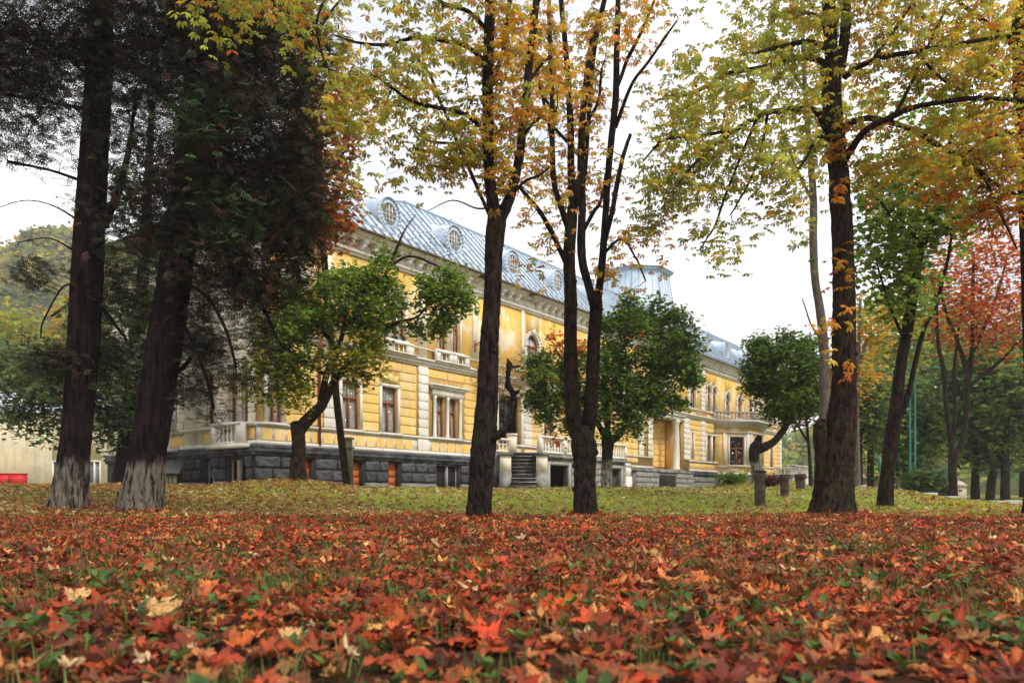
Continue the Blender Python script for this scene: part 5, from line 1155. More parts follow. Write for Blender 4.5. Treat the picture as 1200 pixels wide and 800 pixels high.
# the crooked stub growing from the trunk
T6.limb(T6.px([(577, 512, 12), (586, 508, 10), (594, 500, 8.5), (600, 489, 7.5), (603, 475, 7), (601, 463, 6.5), (597, 453, 7), (596, 440, 5.5), (599, 428, 6.5), (602, 424, 4)], 13.4), 'crooked_stub', 12, 9, .10, 4, wob=.05)
T6.limb(T6.px([(599, 430, 6), (596, 425, 4), (595, 421, 1.5)], 13.4), 'crooked_stub', 6, 3, .08)
T6.limb(T6.px([(601, 462, 8), (606, 459, 5), (608, 457, 2)], 13.4), 'crooked_stub', 6, 3, .08)
T6.limb(T6.px([(600, 430, 4), (605, 429, 3), (609, 427, 1.5)], 13.4), 'crooked_stub', 6, 3, .05)
chestnut_common(T6, [B(500, 60, 13.2, 95, 60, 1.7, 3), B(440, 110, 12.6, 60, 55, 1.2, 1.6), B(520, 140, 13.4, 70, 45, 1.3, 2.4), B(545, 190, 13.4, 60, 30, 1, 1.3), B(490, 195, 13.4, 45, 28, .9, 1.0), B(455, 185, 13, 30, 25, .8, .4), B(470, -60, 13.4, 130, 60, 2, 2)], 190, [YG, (.44, .40, .05), YE, (.66, .34, .05), BR], [4, 2.5, 2.2, .6, .3])
chestnut_common(T6, [B(595, 170, 13.6, 55, 50, 1.1, 2), B(620, 90, 13.6, 55, 80, 1.3, 2.4), B(590, 30, 13.6, 60, 50, 1.4, 1.6), B(610, 225, 13.4, 35, 18, .6, .35), B(600, -80, 13.6, 120, 60, 2, 1.6)], 150, [OR, YE, (.75, .40, .08), (.58, .19, .04), YG], [1.6, 3.4, 2, .6, 2], name='orange_crown')

# chestnut B: many stems
T7 = Tree('chestnut_tree', 'many-stemmed chestnut forking near head height at the picture centre', (P(686, 604, 16.2)[0], 16.2), B_dark)
T7.limb(T7.px([(686, 607, 27), (685, 575, 26), (684, 545, 26), (682, 520, 29), (678, 503, 22)], 16.2), 'trunk', 24, 12, .018, 6, .12)
T7.limb(T7.px([(677, 512, 18), (672, 487, 18), (670, 455, 17.5), (669, 400, 15.5), (669, 362, 15), (668, 320, 14), (668, 280, 14), (672, 240, 12), (678, 215, 10)], 16.2), 'limb', 16, 8, .02, 5)
T7.limb(T7.px([(688, 512, 18), (692, 480, 16), (694, 440, 15.5), (695, 400, 15), (697, 362, 15), (697, 352, 14)], 16.3), 'limb', 16, 8, .02, 5)
for e in ([(697, 362, 11), (690, 335, 10), (683, 310, 10), (681, 280, 10), (682, 240, 9), (681, 190, 9), (683, 140, 8), (690, 75, 7), (700, 30, 6), (709, 0, 6), (716, -70, 4), (722, -150, 2)],
          [(699, 362, 10), (703, 330, 9, .1), (706, 300, 9), (708, 270, 8), (711, 220, 8), (714, 180, 8), (718, 140, 8), (720, 112, 8), (721, 50, 7), (722, 0, 6), (724, -80, 4), (726, -160, 2)],
          [(667, 270, 9), (655, 235, 7, -.2), (649, 210, 7, -.2), (647, 160, 6.5, -.2), (647, 112, 6, -.2), (645, 60, 6, -.2), (643, 0, 5, -.1), (640, -80, 3)],
          [(671, 250, 10), (669, 200, 9, .3), (669, 150, 8, .3), (666, 90, 7, .3), (662, 40, 6.5, .3), (658, 0, 6, .3), (652, -90, 3, .3)],
          [(682, 230, 6), (686, 190, 6, .4), (691, 120, 5.5, .5), (697, 60, 5, .5), (710, 0, 4.5, .5), (720, -60, 3, .6)],
          [(707, 290, 6), (717, 250, 6, -.3), (724, 212, 6, -.3), (732, 180, 5, -.3), (741, 157, 4, -.3)],
          [(664, 310, 6), (648, 275, 6, -.4), (634, 251, 5.5, -.5), (620, 235, 5, -.6), (605, 219, 4, -.7)],
          [(684, 270, 5), (695, 250, 5, .4), (705, 236, 4, .6), (712, 205, 4, .7)], [(720, 110, 5), (728, 90, 4.5, .2), (735, 70, 4.5, .3), (750, 40, 4, .3), (765, 7, 3, .4), (775, -20, 2, .4)],
          [(721, 150, 5), (740, 100, 4, -.4), (761, 71, 3.5, -.5), (780, 45, 3, -.6), (797, 22, 2, -.7)], [(668, 170, 4), (640, 140, 3.5, -.4), (620, 125, 2.5, -.6)], [(648, 130, 4), (630, 100, 3, .3), (620, 60, 2, .4)], [(683, 150, 4), (700, 120, 3.5, -.5), (705, 80, 3, -.6)], [(646, 160, 4), (628, 75, 3.5, .5), (622, 10, 3, .6)],
          [(705, 300, 4), (728, 280, 3, .3), (745, 300, 2.4, .4), (760, 330, 1.8, .4)]):
    T7.limb(T7.px(e, 16.2), 'limb', 9, 6, .02)
chestnut_common(T7, [B(640, 110, 16.2, 50, 100, 1.6, 2), B(690, 90, 16.4, 55, 90, 1.7, 2.4), B(740, 30, 16.3, 50, 40, 1.3, .9), B(650, 220, 16.2, 50, 40, 1.2, 1.2), B(700, 200, 16.6, 50, 40, 1.2, 1.0), B(735, 300, 16.3, 45, 50, 1.0, .9), B(630, 290, 16, 30, 50, .9, .55), B(690, -90, 16.3, 130, 70, 2, 1.6)], 230,
    [OR, YE, (.72, .38, .08), (.55, .20, .05), YG, BR], [2, 3, 2, .8, 2, .4], per=7)

# chestnut C: the biggest on the right
T11 = Tree('chestnut_tree', 'massive chestnut with swollen base and wide arching limbs, right of centre', (P(977, 604, 15.6)[0], 15.6), B_brown)
T11.limb(T11.px([(976, 609, 52), (977, 580, 44), (980, 550, 39), (984, 520, 35), (987, 490, 32), (990, 455, 27), (991, 425, 26), (991, 380, 26), (991, 320, 24), (989, 262, 23), (987, 220, 23), (985, 187, 21), (983, 150, 21), (981, 110, 21), (979, 75, 23)], 15.6), 'trunk', 30, 12, .018, 7, .22)
T11.limb(T11.px([(968, 590, 30, -.05), (965, 560, 22), (963, 530, 17), (962, 505, 17), (964, 492, 11)], 15.6), 'trunk_lobe', 16, 8, .03, 4)
T11.roots(.44, 8, 1.2)
for e in ([(977, 90, 16), (973, 45, 15), (971, 0, 15), (970, -70, 12), (966, -170, 8), (960, -280, 3)], [(983, 85, 14), (990, 45, 12), (992, 0, 11), (998, -80, 9), (1006, -190, 5), (1010, -270, 3)],
          [(988, 190, 9), (996, 178, 9, -.2), (1006, 163, 8, -.4), (1019, 150, 7.5, -.6), (1045, 137, 7, -.8), (1068, 127, 6.5, -1), (1090, 122, 6, -1.2), (1142, 116, 5.5, -1.4), (1199, 120, 4.5, -1.6), (1250, 135, 3, -1.8)],
          [(988, 150, 8), (1000, 143, 7, .2), (1019, 139, 6.5, .3), (1045, 144, 6, .4), (1075, 154, 6, .5), (1103, 172, 5.5, .6), (1127, 184, 5.5, .7), (1150, 203, 5, .8), (1169, 217, 4.5, .9), (1199, 232, 4, 1)],
          [(990, 90, 8), (1003, 80, 7, -.3), (1020, 73, 6.5, -.4), (1037, 67, 6, -.6), (1075, 62, 5.5, -.9), (1105, 57, 5, -1.1), (1135, 52, 4.5, -1.3), (1199, 41, 4, -1.6)],
          [(978, 158, 9), (968, 150, 8.5, -.2), (960, 134, 8, -.5), (951, 129, 7.5, -.6), (934, 128, 7, -.8), (917, 129, 6.5, -.9), (900, 132, 6, -1.1), (891, 135, 5.5, -1.2), (865, 150, 5, -1.5), (835, 172, 4, -1.7), (810, 195, 3, -1.9), (787, 225, 1.2, -2)],
          [(975, 90, 9), (965, 74, 8, .2), (951, 68, 7, .3), (937, 68, 6.5, .4), (925, 71, 6, .5), (890, 80, 6, .7), (855, 86, 5.5, .9), (832, 99, 5, 1), (810, 109, 4.5, 1), (790, 113, 3.5, 1.1), (769, 116, 2.5, 1.2)],
          [(971, 62, 7), (960, 52, 6.5, -.4), (940, 50, 6, -.6), (915, 56, 5, -.8), (890, 62, 4, -1)], [(978, 170, 5), (960, 160, 4.5, -.4), (952, 170, 4, -.6), (944, 187, 3.5, -.8), (930, 206, 3, -1), (917, 221, 1.2, -1.2)],
          [(971, 35, 6), (957, 20, 5, .3), (944, 15, 4.5, .5), (930, 14, 4, .6), (905, 20, 3, .8)],
          [(858, 152, 4, -1.5), (820, 160, 3.5, -1.6), (780, 165, 3, -1.7), (755, 190, 2, -1.8)], [(888, 136, 4, -1.2), (870, 180, 3.5, -1.1), (850, 230, 3, -1), (838, 262, 2.5, -1), (820, 290, 1.8, -1)], [(900, 131, 4, -1), (893, 170, 3, -.9), (878, 215, 2.5, -.8), (858, 250, 1.8, -.8)],
          [(812, 108, 3, 1), (795, 135, 2.5, 1), (770, 150, 2, 1)], [(1045, 140, 5, -.7), (1062, 110, 4, -.6), (1085, 60, 3.5, -.5), (1110, 10, 3, -.4)], [(1127, 184, 4, .7), (1145, 170, 3.5, .6), (1175, 155, 3, .6), (1205, 150, 2, .5)], [(1150, 200, 4, .8), (1170, 245, 3, .8), (1190, 290, 2, .8)], [(1020, 73, 4, -.4), (1045, 40, 3.5, -.3), (1070, 0, 3, -.2)],
          [(1075, 62, 4, -.9), (1100, 90, 3, -.9), (1130, 110, 2, -.9)], [(996, 0, 7), (1030, -40, 5, .4), (1080, -60, 3, .8)], [(970, -20, 7), (930, -50, 5, .4), (880, -60, 3, .8)]):
    T11.limb(T11.px(e, 15.6), 'limb', 9, 6, .02)
chestnut_common(T11, [B(850, 120, 14.6, 80, 60, 1.5, 2.4), B(800, 105, 15.8, 65, 45, 1.3, 1.2), B(800, 190, 14.2, 65, 50, 1.2, 1.7), B(780, 250, 14.2, 45, 35, 1.0, .6), B(880, 200, 14.6, 60, 50, 1.2, 1.7), B(900, 60, 15.6, 70, 50, 1.6, 1.9), B(850, 290, 14.6, 50, 30, .8, .5), B(930, 250, 15, 35, 45, .9, .6), B(940, 150, 15.2, 40, 60, 1.2, .9), B(940, 10, 15.6, 60, 40, 1.4, 1.1), B(860, -60, 15.6, 150, 60, 2, 2)], 440,
    [YG, (.30, .34, .06), (.46, .44, .06), YE, (.62, .30, .05)], [4, 2.5, 2.5, 1.6, .6], per=8)
chestnut_common(T11, [B(1060, 80, 15, 80, 70, 1.6, 2.6), B(1140, 90, 14.6, 75, 70, 1.5, 2.4), B(1030, 10, 15.6, 60, 40, 1.3, 1.3), B(1140, 10, 15, 90, 50, 1.5, 1.8), B(1040, 190, 15.6, 45, 45, 1.1, 1.0), B(1100, 190, 15.8, 55, 45, 1.2, 1.2), B(1170, 190, 15.8, 50, 55, 1.2, 1.1), B(1080, -70, 15.4, 160, 60, 2, 1.8)], 410,
    [YG, (.50, .45, .05), YE, OR, (.62, .18, .03)], [3.4, 3, 2.4, .8, .3], per=8, name='right_side_crown')
T11.grow([B(985, 330, 15.2, 22, 60, .3, 1), B(980, 400, 15.2, 24, 50, .3, 1), B(985, 180, 15.2, 25, 60, .4, .8)], 26, 'chestnut', .15, [YE, OR, (.5, .12, .02)], [3, 3, 1], per_cl=4, spread=.12, twig_r=.006, name='trunk_shoots', twig_name='trunk_shoot_twigs')

# pale slender trunk behind it
T11b = Tree('slender_tree', 'pale slender trunk rising behind the massive right-hand chestnut', (P(966, 580, 26)[0], 26.), B_pale)
T11b.limb(T11b.px([(966, 583, 14), (964, 520, 12), (966, 480, 12), (966, 420, 11), (962, 370, 10), (956, 330, 9), (954, 290, 9), (954, 235, 8.5), (950, 180, 7), (944, 100, 5), (940, 20, 4), (938, -60, 2)], 26), 'trunk', 14, 8, .02, 3, .1)
for e in ([(954, 240, 4), (930, 190, 3), (915, 150, 2)], [(950, 180, 4), (975, 140, 3), (985, 90, 2)], [(945, 110, 4), (915, 60, 3), (900, 20, 2)], [(964, 400, 3), (950, 380, 2, -.5), (940, 350, 1.5, -.8)]): T11b.limb(T11b.px(e, 26), 'limb', 7, 5)
T11b.grow([B(930, 170, 26, 60, 60, 2, 2), B(985, 120, 26, 50, 70, 2, 1.6), B(930, 60, 26, 70, 50, 2, 1.4), B(940, -60, 26, 90, 50, 2, 1)], 150, 'chestnut5', .20, [YG, (.30, .30, .05), YE], [3, 2, 1], per_cl=7, spread=.4, twig_r=.012)

# limewashed pollards
T9 = Tree('pollarded_maple', 'dense round-crowned pollarded maple with limewashed trunk by the terrace', (P(711, 577, 30)[0], 30.), B_wash, group='pollarded maples before the mansion')
T9.limb(T9.px([(711, 580, 14), (711, 555, 12.5), (712, 530, 12.5), (712, 516, 15), (712, 508, 13)], 30), 'trunk', 14, 8, .03, 5, .15)
for e in ([(714, 517, 10), (722, 512, 9), (730, 503, 7), (732, 488, 7), (738, 465, 6), (750, 440, 4)], [(710, 512, 9), (703, 500, 7), (690, 480, 6), (672, 455, 5), (655, 440, 3)], [(712, 510, 8), (712, 480, 7), (708, 440, 6), (712, 400, 4)], [(732, 488, 5), (760, 450, 4), (785, 425, 3)], [(708, 440, 5), (735, 400, 4), (750, 375, 3)], [(716, 470, 3), (728, 420, 2.5, -1.3), (738, 365, 2, -1.6)]): T9.limb(T9.px(e, 30), 'limb', 8, 5, .04)
GG = [(.11, .20, .035), (.19, .31, .055), (.05, .10, .022), (.30, .39, .07)]
T9.grow([B(755, 405, 30, 62, 45, 2.0, 5), B(790, 420, 30, 33, 42, 1.6, 2.4), B(765, 370, 30, 40, 22, 1.4, 1.6), B(700, 430, 29.6, 40, 40, 1.4, 2.2), B(650, 450, 29.6, 36, 42, 1.2, 2.2), B(725, 465, 29, 45, 32, 1.2, 2.6), B(815, 440, 30, 12, 18, .6, .35), B(818, 405, 30, 10, 10, .5, .2), B(800, 375, 30, 14, 10, .6, .3), B(735, 355, 30, 14, 8, .6, .25), B(795, 472, 30, 16, 10, .6, .35), B(628, 425, 29.6, 14, 12, .5, .3), B(625, 470, 29.6, 10, 14, .5, .25), B(765, 460, 29.6, 35, 30, 1.2, 1.5), B(735, 500, 29.4, 35, 15, 1.0, .8), B(660, 490, 29.4, 35, 18, .9, .8), B(715, 375, 30.4, 25, 18, 1.2, .7)], 560, 'maple', .125, GG, [3, 3, 2.2, 1], per_cl=46, spread=.20, twig_r=.012, shell=.1)
T9.grow([B(655, 405, 29, 16, 22, .4, 1), B(680, 410, 28.6, 14, 14, .4, .5), B(650, 520, 28.8, 14, 10, .3, .3), B(753, 391, 28.0, 8, 6, .2, .35), B(672, 480, 28.7, 8, 6, .2, .2)], 30, 'maple', .15, [(.55, .20, .02), (.60, .10, .02), (.55, .30, .04)], [3, 2, 2], per_cl=14, spread=.16, twig_r=.008, name='turning_leaves', twig_name='turning_twigs')
T10 = Tree('pollarded_maple', 'leaning pollarded maple with knobbly whitewashed trunk near the far balcony', (P(887, 577, 32)[0], 32.), B_wash, group='pollarded maples before the mansion')
T10.limb(T10.px([(886, 581, 14), (887, 562, 12), (886, 545, 11.5), (884, 533, 12), (886, 524, 13), (892, 520, 11)], 32), 'trunk', 16, 8, .03, 5, .1)
T10.limb(T10.px([(886, 527, 13), (897, 523, 10.5), (908, 516, 8.5), (918, 503, 8), (924, 489, 8), (926, 470, 7), (922, 450, 5)], 32), 'limb', 12, 7, .04)
T10.limb(T10.px([(886, 520, 9), (889, 514, 9), (890, 509, 5)], 32), 'knob', 9, 5, .09)
for e in ([(925, 480, 5), (905, 455, 4), (890, 435, 3)], [(925, 470, 5), (940, 440, 4), (945, 420, 3)]): T10.limb(T10.px(e, 32), 'limb', 7, 4)
T10.grow([B(918, 430, 32, 40, 38, 1.6, 4), B(900, 415, 32, 28, 22, 1.2, 1.5), B(922, 465, 31.6, 34, 28, 1.3, 2.4), B(892, 445, 31.8, 18, 16, .9, .7), B(945, 445, 32, 25, 40, 1.3, 1.3), B(925, 400, 32, 24, 12, 1, .7), B(880, 432, 32, 9, 9, .5, .3), B(893, 402, 32, 13, 9, .5, .35), B(952, 408, 32, 14, 14, .6, .4), B(935, 490, 31.8, 14, 9, .6, .3), B(958, 470, 32, 14, 14, .6, .35), B(880, 455, 32, 8, 7, .4, .15)], 340, 'maple', .125, GG, [3.4, 2.6, 3, .7], per_cl=46, spread=.20, twig_r=.012, shell=.1)

# right-hand group
T12 = Tree('leaning_tree', 'dark twin-stemmed tree leaning right beyond the massive chestnut', (P(1038, 597, 21)[0], 21.), B_dark)
T12.limb(T12.px([(1037, 601, 19), (1039, 570, 16), (1042, 540, 15), (1047, 505, 16), (1051, 480, 15), (1054, 450, 13), (1058, 420, 12), (1063, 395, 12), (1068, 365, 12), (1073, 335, 12), (1077, 305, 11), (1083, 285, 10), (1092, 262, 9), (1100, 240, 8), (1107, 212, 7), (1112, 180, 5), (1118, 130, 3)], 21), 'trunk', 18, 8, .03, 5, .2)
for e in ([(1053, 490, 9), (1062, 470, 7), (1068, 445, 6), (1072, 425, 6), (1078, 400, 5.5), (1084, 382, 5), (1095, 362, 5), (1102, 338, 4.5), (1108, 312, 4), (1112, 290, 3.5), (1116, 250, 2.5)], [(1070, 350, 5), (1072, 310, 4, .3), (1070, 270, 3.5, .4), (1076, 230, 3, .5), (1080, 190, 2, .5)], [(1082, 285, 4), (1050, 260, 3, -.4), (1030, 235, 2, -.6)], [(1060, 400, 4), (1040, 350, 3), (1025, 300, 2)], [(1098, 240, 4), (1125, 220, 3), (1150, 190, 2)]): T12.limb(T12.px(e, 21), 'limb', 8, 5, .03)
T12.grow([B(1040, 280, 21, 45, 50, 1.6, 2.4), B(1075, 220, 21, 45, 40, 1.5, 1.8), B(1055, 350, 21, 30, 45, 1.2, 1.2), B(1110, 260, 21, 35, 40, 1.3, 1.1), B(1025, 220, 21, 30, 35, 1.2, .8), B(1080, 130, 21, 60, 50, 1.6, 1)], 280, 'maple', .16, [(.20, .33, .05), (.32, .42, .07), (.12, .20, .03), (.50, .46, .06)], [3, 3, 1.5, .6], per_cl=16, spread=.32, twig_r=.010)
T13 = Tree('red_maple', 'small many-stemmed tree with sparse red leaves at the right', (P(1116, 583, 42)[0], 42.), B_dark)
T13.limb(T13.px([(1116, 586, 12), (1117, 565, 9), (1116, 545, 9), (1118, 530, 10)], 42), 'trunk', 14, 6, .04, 4, .3)
for e in ([(1116, 535, 7), (1113, 505, 6), (1108, 470, 5.5), (1105, 435, 5), (1098, 400, 4), (1096, 360, 3.5), (1090, 320, 2.5)], [(1119, 535, 7), (1128, 515, 6.5), (1132, 485, 6), (1134, 455, 6), (1130, 425, 5), (1120, 395, 4), (1108, 365, 3.5), (1100, 330, 2.5)], [(1134, 460, 5), (1138, 425, 5), (1140, 390, 4.5), (1140, 340, 4), (1142, 295, 3)], [(1134, 455, 5), (1150, 440, 4.5), (1170, 425, 4), (1192, 402, 3), (1205, 395, 2)], [(1132, 430, 4), (1155, 380, 4), (1170, 340, 3), (1180, 300, 2)], [(1117, 520, 5), (1119, 480, 4), (1118, 440, 3.5), (1122, 400, 3), (1128, 350, 2.5)]): T13.limb(T13.px(e, 42), 'limb', 8, 5, .03)
T13.grow([B(1150, 350, 42, 55, 60, 3, 3), B(1110, 350, 42, 35, 60, 2.5, 1.6), B(1185, 340, 42, 40, 70, 3, 1.6), B(1155, 290, 42, 60, 35, 2.5, 1.6), B(1160, 400, 42, 45, 25, 2, .8)], 460, 'maple', .19, [(.52, .075, .02), (.68, .22, .03), (.32, .05, .03), (.62, .36, .05)], [2.6, 3.4, 1.6, 1.2], per_cl=12, spread=.55, twig_r=.02)
# small red maple behind the big trunk
T14 = Tree('red_shrub_maple', 'small dark red maple peeping out left of the massive chestnut trunk', (P(950, 577, 33)[0], 33.), B_twig)
T14.limb(T14.px([(950, 580, 5), (949, 540, 4), (946, 500, 3.5), (942, 460, 3), (940, 430, 2)], 33), 'trunk', 8, 5)
for e in ([(948, 520, 3), (930, 490, 2.5), (918, 470, 2)], [(946, 490, 3), (965, 460, 2), (975, 430, 2)]): T14.limb(T14.px(e, 33), 'limb', 6, 4)
T14.grow([B(945, 465, 33, 34, 34, 1.2, 2), B(930, 480, 33, 22, 20, 1, 1), B(960, 430, 33, 30, 30, 1.2, 1)], 150, 'maple', .14, [(.32, .04, .025), (.22, .035, .025), (.42, .10, .03)], [3, 2, 1], per_cl=14, spread=.3, twig_r=.008)
# overhanging boughs from a tree whose trunk stands outside the frame
T15 = Tree('maple_tree', 'tree at the right edge whose orange boughs hang into the frame', (P(1222, 604, 17.5)[0], 17.5), B_dark)
T15.limb(T15.px([(1222, 606, 34), (1218, 480, 28), (1212, 340, 25), (1206, 200, 23), (1200, 100, 21), (1197, 0, 19), (1190, -120, 14), (1185, -240, 6)], 17.5), 'trunk', 20, 8, .02, 6, .3)
for e in ([(1204, 150, 8), (1170, 160, 6, -.5), (1130, 190, 4, -.8), (1100, 200, 3, -1)], [(1206, 210, 8), (1180, 225, 6, -.4), (1150, 250, 4, -.7)], [(1198, 60, 8), (1160, 30, 6, .3), (1120, 0, 4, .5)], [(1208, 260, 6), (1240, 230, 5), (1290, 220, 3)], [(1198, 20, 7), (1250, -20, 5), (1300, -40, 3)]): T15.limb(T15.px(e, 17.5), 'limb', 8, 5)
chestnut_common(T15, [B(1150, 180, 17, 55, 45, 1.2, 1.8), B(1165, 235, 17, 40, 45, 1.1, 1.4), B(1150, 30, 17.5, 70, 60, 1.5, 1.5), B(1230, 100, 17.5, 80, 120, 2, 2), B(1190, -110, 17.5, 130, 70, 2, 1.6), B(1110, 215, 16.8, 25, 20, .6, .4)], 330, [(.55, .16, .025), (.58, .24, .03), YE, (.46, .08, .02), YG], [3, 3, 1.6, 1.4, 1], per=7, size=.14)
# boughs at the top left: a chestnut standing left of and behind the conifers
T16 = Tree('chestnut_tree', 'chestnut half hidden behind the conifers, its yellow green top showing above', (P(166, 574, 30.5)[0], 30.5), B_dark)
T16.limb(T16.px([(166, 574, 12), (173, 520, 11), (185, 430, 10.5), (198, 350, 10), (222, 240, 9), (250, 130, 8), (270, 20, 6), (280, -70, 3)], 30.5), 'trunk', 14, 8, .02, 3, .2)
for e in ([(232, 200, 5), (300, 120, 4), (370, 60, 2)], [(250, 120, 5), (220, 50, 4), (190, 20, 2)], [(278, 60, 5), (310, 10, 4), (350, -20, 3)]): T16.limb(T16.px(e, 30.5), 'limb', 6, 5)
T16.grow([B(290, 20, 30, 110, 50, 3, 2), B(360, 60, 30, 50, 50, 2, 1.3), B(200, 40, 30, 60, 60, 2, 1)], 100, 'chestnut5', .26, [YG, (.26, .28, .04), OR, (.45, .10, .02)], [3, 2, 1, 1], per_cl=10, spread=.5, twig_r=.015)
# near bough with yellow-green leaves across the very top left
T6.limb(T6.px([(576, -30, 8), (500, -60, 7, -1.5), (400, -70, 6, -3), (320, -50, 5, -4), (260, -20, 4, -4.5), (215, 5, 3, -4.8), (190, 25, 2, -5)], 13.5), 'limb', 8, 5)
T6.limb(T6.px([(420, -68, 4, -2.8), (390, -20, 4, -3.2), (372, 30, 3, -3.4), (385, 80, 2, -3.5)], 13.5), 'limb', 6, 5)
chestnut_common(T6, [B(270, 12, 9.2, 75, 28, .6, 1.5), B(345, 22, 10, 50, 40, .7, 1.5), B(385, 90, 10.2, 25, 55, .6, .8)], 62, [YG, (.40, .44, .07), OR, (.45, .12, .02)], [4, 2.5, .8, .5], per=7, size=.09, name='left_bough_leaves', twig_name='left_bough_twigs')

# ------------------------------------------------------------------ bushes and background trees
def bush(name, label, px, pyb, Y, rpx, hpx, leaf, size, cols, wts, ncl, per, cat_='bush', stems=7, twig_r=.008, spread=.2, sparse=False):
    p = P(px, pyb, Y); T = Tree(name, label, (p[0], Y), B_twig, cat_); z0 = T.b[2]
    for k in range(stems):
        a = k * 6.283 / stems; w = rpx / F_PX * Y * .55; h = hpx / F_PX * Y
        q = np.array([p[0], Y, z0]); T.limb([[*q, .02], [*(q + [math.cos(a) * w * .4, math.sin(a) * w * .4, h * .4]), .014], [*(q + [math.cos(a) * w, math.sin(a) * w, h * .8]), .008]], 'stem', 6, 4)
    c = np.array([p[0], Y, z0 + hpx / F_PX * Y * .5]); R = np.array([rpx / F_PX * Y, rpx / F_PX * Y * .8, hpx / F_PX * Y * .5])
    T.grow([(c, R, 1)], ncl, leaf, size, cols, wts, per_cl=per, spread=spread, twig_r=twig_r, name='foliage')
    return T
bush('green_bush', 'leafy green bush round the foot of the green lamp post', 1083, 583, 44, 22, 36, 'maple', .26, [(.10, .19, .05), (.16, .25, .08), (.06, .10, .03)], [3, 2, 2], 90, 18, spread=.3)
bush('grass_mound_plant', 'bright green weed patch on the bank beside the limewashed pollard', 858, 577, 30.5, 17, 9, 'quad', .10, [(.14, .26, .03), (.20, .30, .04), (.10, .16, .02)], [3, 2, 1], 70, 26, spread=.12, cat_='weeds', stems=5)
bush('dry_leaf_heap', 'brown heap of dry twigs and leaves behind the tall stone post', 906, 581, 29.5, 12, 9, 'maple', .10, [(.14, .06, .035), (.22, .10, .05), (.07, .04, .03)], [2, 2, 1], 60, 20, spread=.12, cat_='leaf heap', stems=5)
# bare creeper on the facade by the entrance
cw = Mw @ Vector(FM(15.0, .6, 2.6)); TV = Tree('wall_creeper', 'pale half bare creeper spreading over the facade above the entrance', (cw.x, cw.y), B_pale, 'climbing plant')
def mp_(u, v, z, r=.03): w = Mw @ Vector(FM(u, v, z)); return [w.x, w.y, w.z, r]
TV.limb([mp_(15.0, .3, .7, .06), mp_(15.1, .2, 3), mp_(15.6, .3, 5.5), mp_(16.2, .5, 7.2, .02)], 'stem', 6, 5)
TV.limb([mp_(15.3, .3, 4), mp_(16.6, .6, 6.8), mp_(19, .9, 7.8), mp_(22, 1.0, 8.2, .02)], 'stem', 6, 5); TV.limb([mp_(15.3, .3, 5), mp_(14.8, .5, 6.6), mp_(14, .5, 7.6, .02)], 'stem', 6, 5)
vb = [(np.array(mp_(15.3, .7, 7.2)[:3]), np.array([1.6, 1.3, 1.1]), 2), (np.array(mp_(18.5, 1.1, 7.9)[:3]), np.array([2.2, 1.8, 1.3]), 3), (np.array(mp_(21.6, 1.2, 8.1)[:3]), np.array([2.0, 1.8, 1.2]), 2)]
TV.grow(vb, 420, 'maple', .075, [(.45, .27, .19), (.52, .40, .22), (.30, .27, .08), (.36, .17, .11)], [3, 2, 1.4, 2], per_cl=13, spread=.22, twig_r=.011, hang=-.05)
def far_tree(name, label, px, Y, pyt, rpx, trunk_px, cols, wts, ncl=150, per=26, leaf=.42, base=None, group='background trees of the park', lean=0, low=.28):
    x = (px - 600) / F_PX * Y; T = Tree(name, label, (x, Y), B_dark, 'tree', group); z0 = T.b[2]; zt = EYE + (580 - pyt) / F_PX * Y; h = zt - z0; r = trunk_px / 2 / F_PX * Y; R = rpx / F_PX * Y
    T.limb([[x, Y, z0, r * 1.2], [x + lean * .1 * h, Y, z0 + h * .2, r], [x + lean * .3 * h, Y, z0 + h * .5, r * .7], [x + lean * .2 * h, Y, z0 + h * .85, r * .25]], 'trunk', 10, 6, .03, 4)
    blobs = []
    for k in range(7):
        a = k * 2.4; t_ = RNG.uniform(low, .85); w = R * (1 - .5 * abs(t_ - .5)) * RNG.uniform(.35, .65)
        c = np.array([x + math.cos(a) * w, Y + math.sin(a) * w, z0 + h * t_]); T.limb([[x + lean * .2 * h, Y, z0 + h * t_ * .6, r * .45], [(x + c[0]) / 2, (Y + c[1]) / 2, z0 + h * t_ * .85, r * .3], [*c, r * .1]], 'limb', 6, 3)
        blobs.append((c, np.array([R * .52, R * .52, h * .19]), 1))
    blobs.append((np.array([x, Y, z0 + h * .66]), np.array([R * .7, R * .7, h * .33]), 2.5))
    T.grow(blobs, ncl, 'maple', leaf, cols, wts, per_cl=per, spread=leaf * 1.7, twig_r=.02, shell=.2)
    return T
LG_, DGc, YGc = ([(.42, .46, .08), (.30, .37, .06), (.56, .48, .08), (.14, .20, .05)], [3, 3, 1.3, 1]), ([(.16, .26, .07), (.26, .35, .09), (.08, .14, .045), (.38, .40, .09)], [3, 2, 1.6, .8]), ([(.60, .52, .08), (.38, .42, .08), (.66, .38, .06)], [3, 2, 1])
far_tree('broadleaf_tree', 'yellow green background tree just right of the massive chestnut', 1020, 62, 345, 55, 7, *LG_, ncl=170)
far_tree('broadleaf_tree', 'pale green tall background tree behind the leaning twin-stemmed tree', 1072, 68, 310, 60, 7, *LG_, ncl=170)
far_tree('broadleaf_tree', 'dark green background tree low beside the thin grey trunk', 1008, 52, 430, 42, 6, *DGc, ncl=130, leaf=.34, low=.4)
far_tree('broadleaf_tree', 'dark green background tree with trunk right of the forked red maple', 1143, 56, 400, 50, 8, *DGc, ncl=190, leaf=.34, low=.35)
far_tree('broadleaf_tree', 'dense bluish green background tree with a slanting trunk near the right edge', 1160, 60, 380, 55, 9, *DGc, ncl=200, leaf=.36, lean=.22, low=.35)
far_tree('broadleaf_tree', 'dark green background tree with upright trunk nearest the right edge', 1178, 54, 410, 55, 9, *DGc, ncl=190, leaf=.34, low=.35)
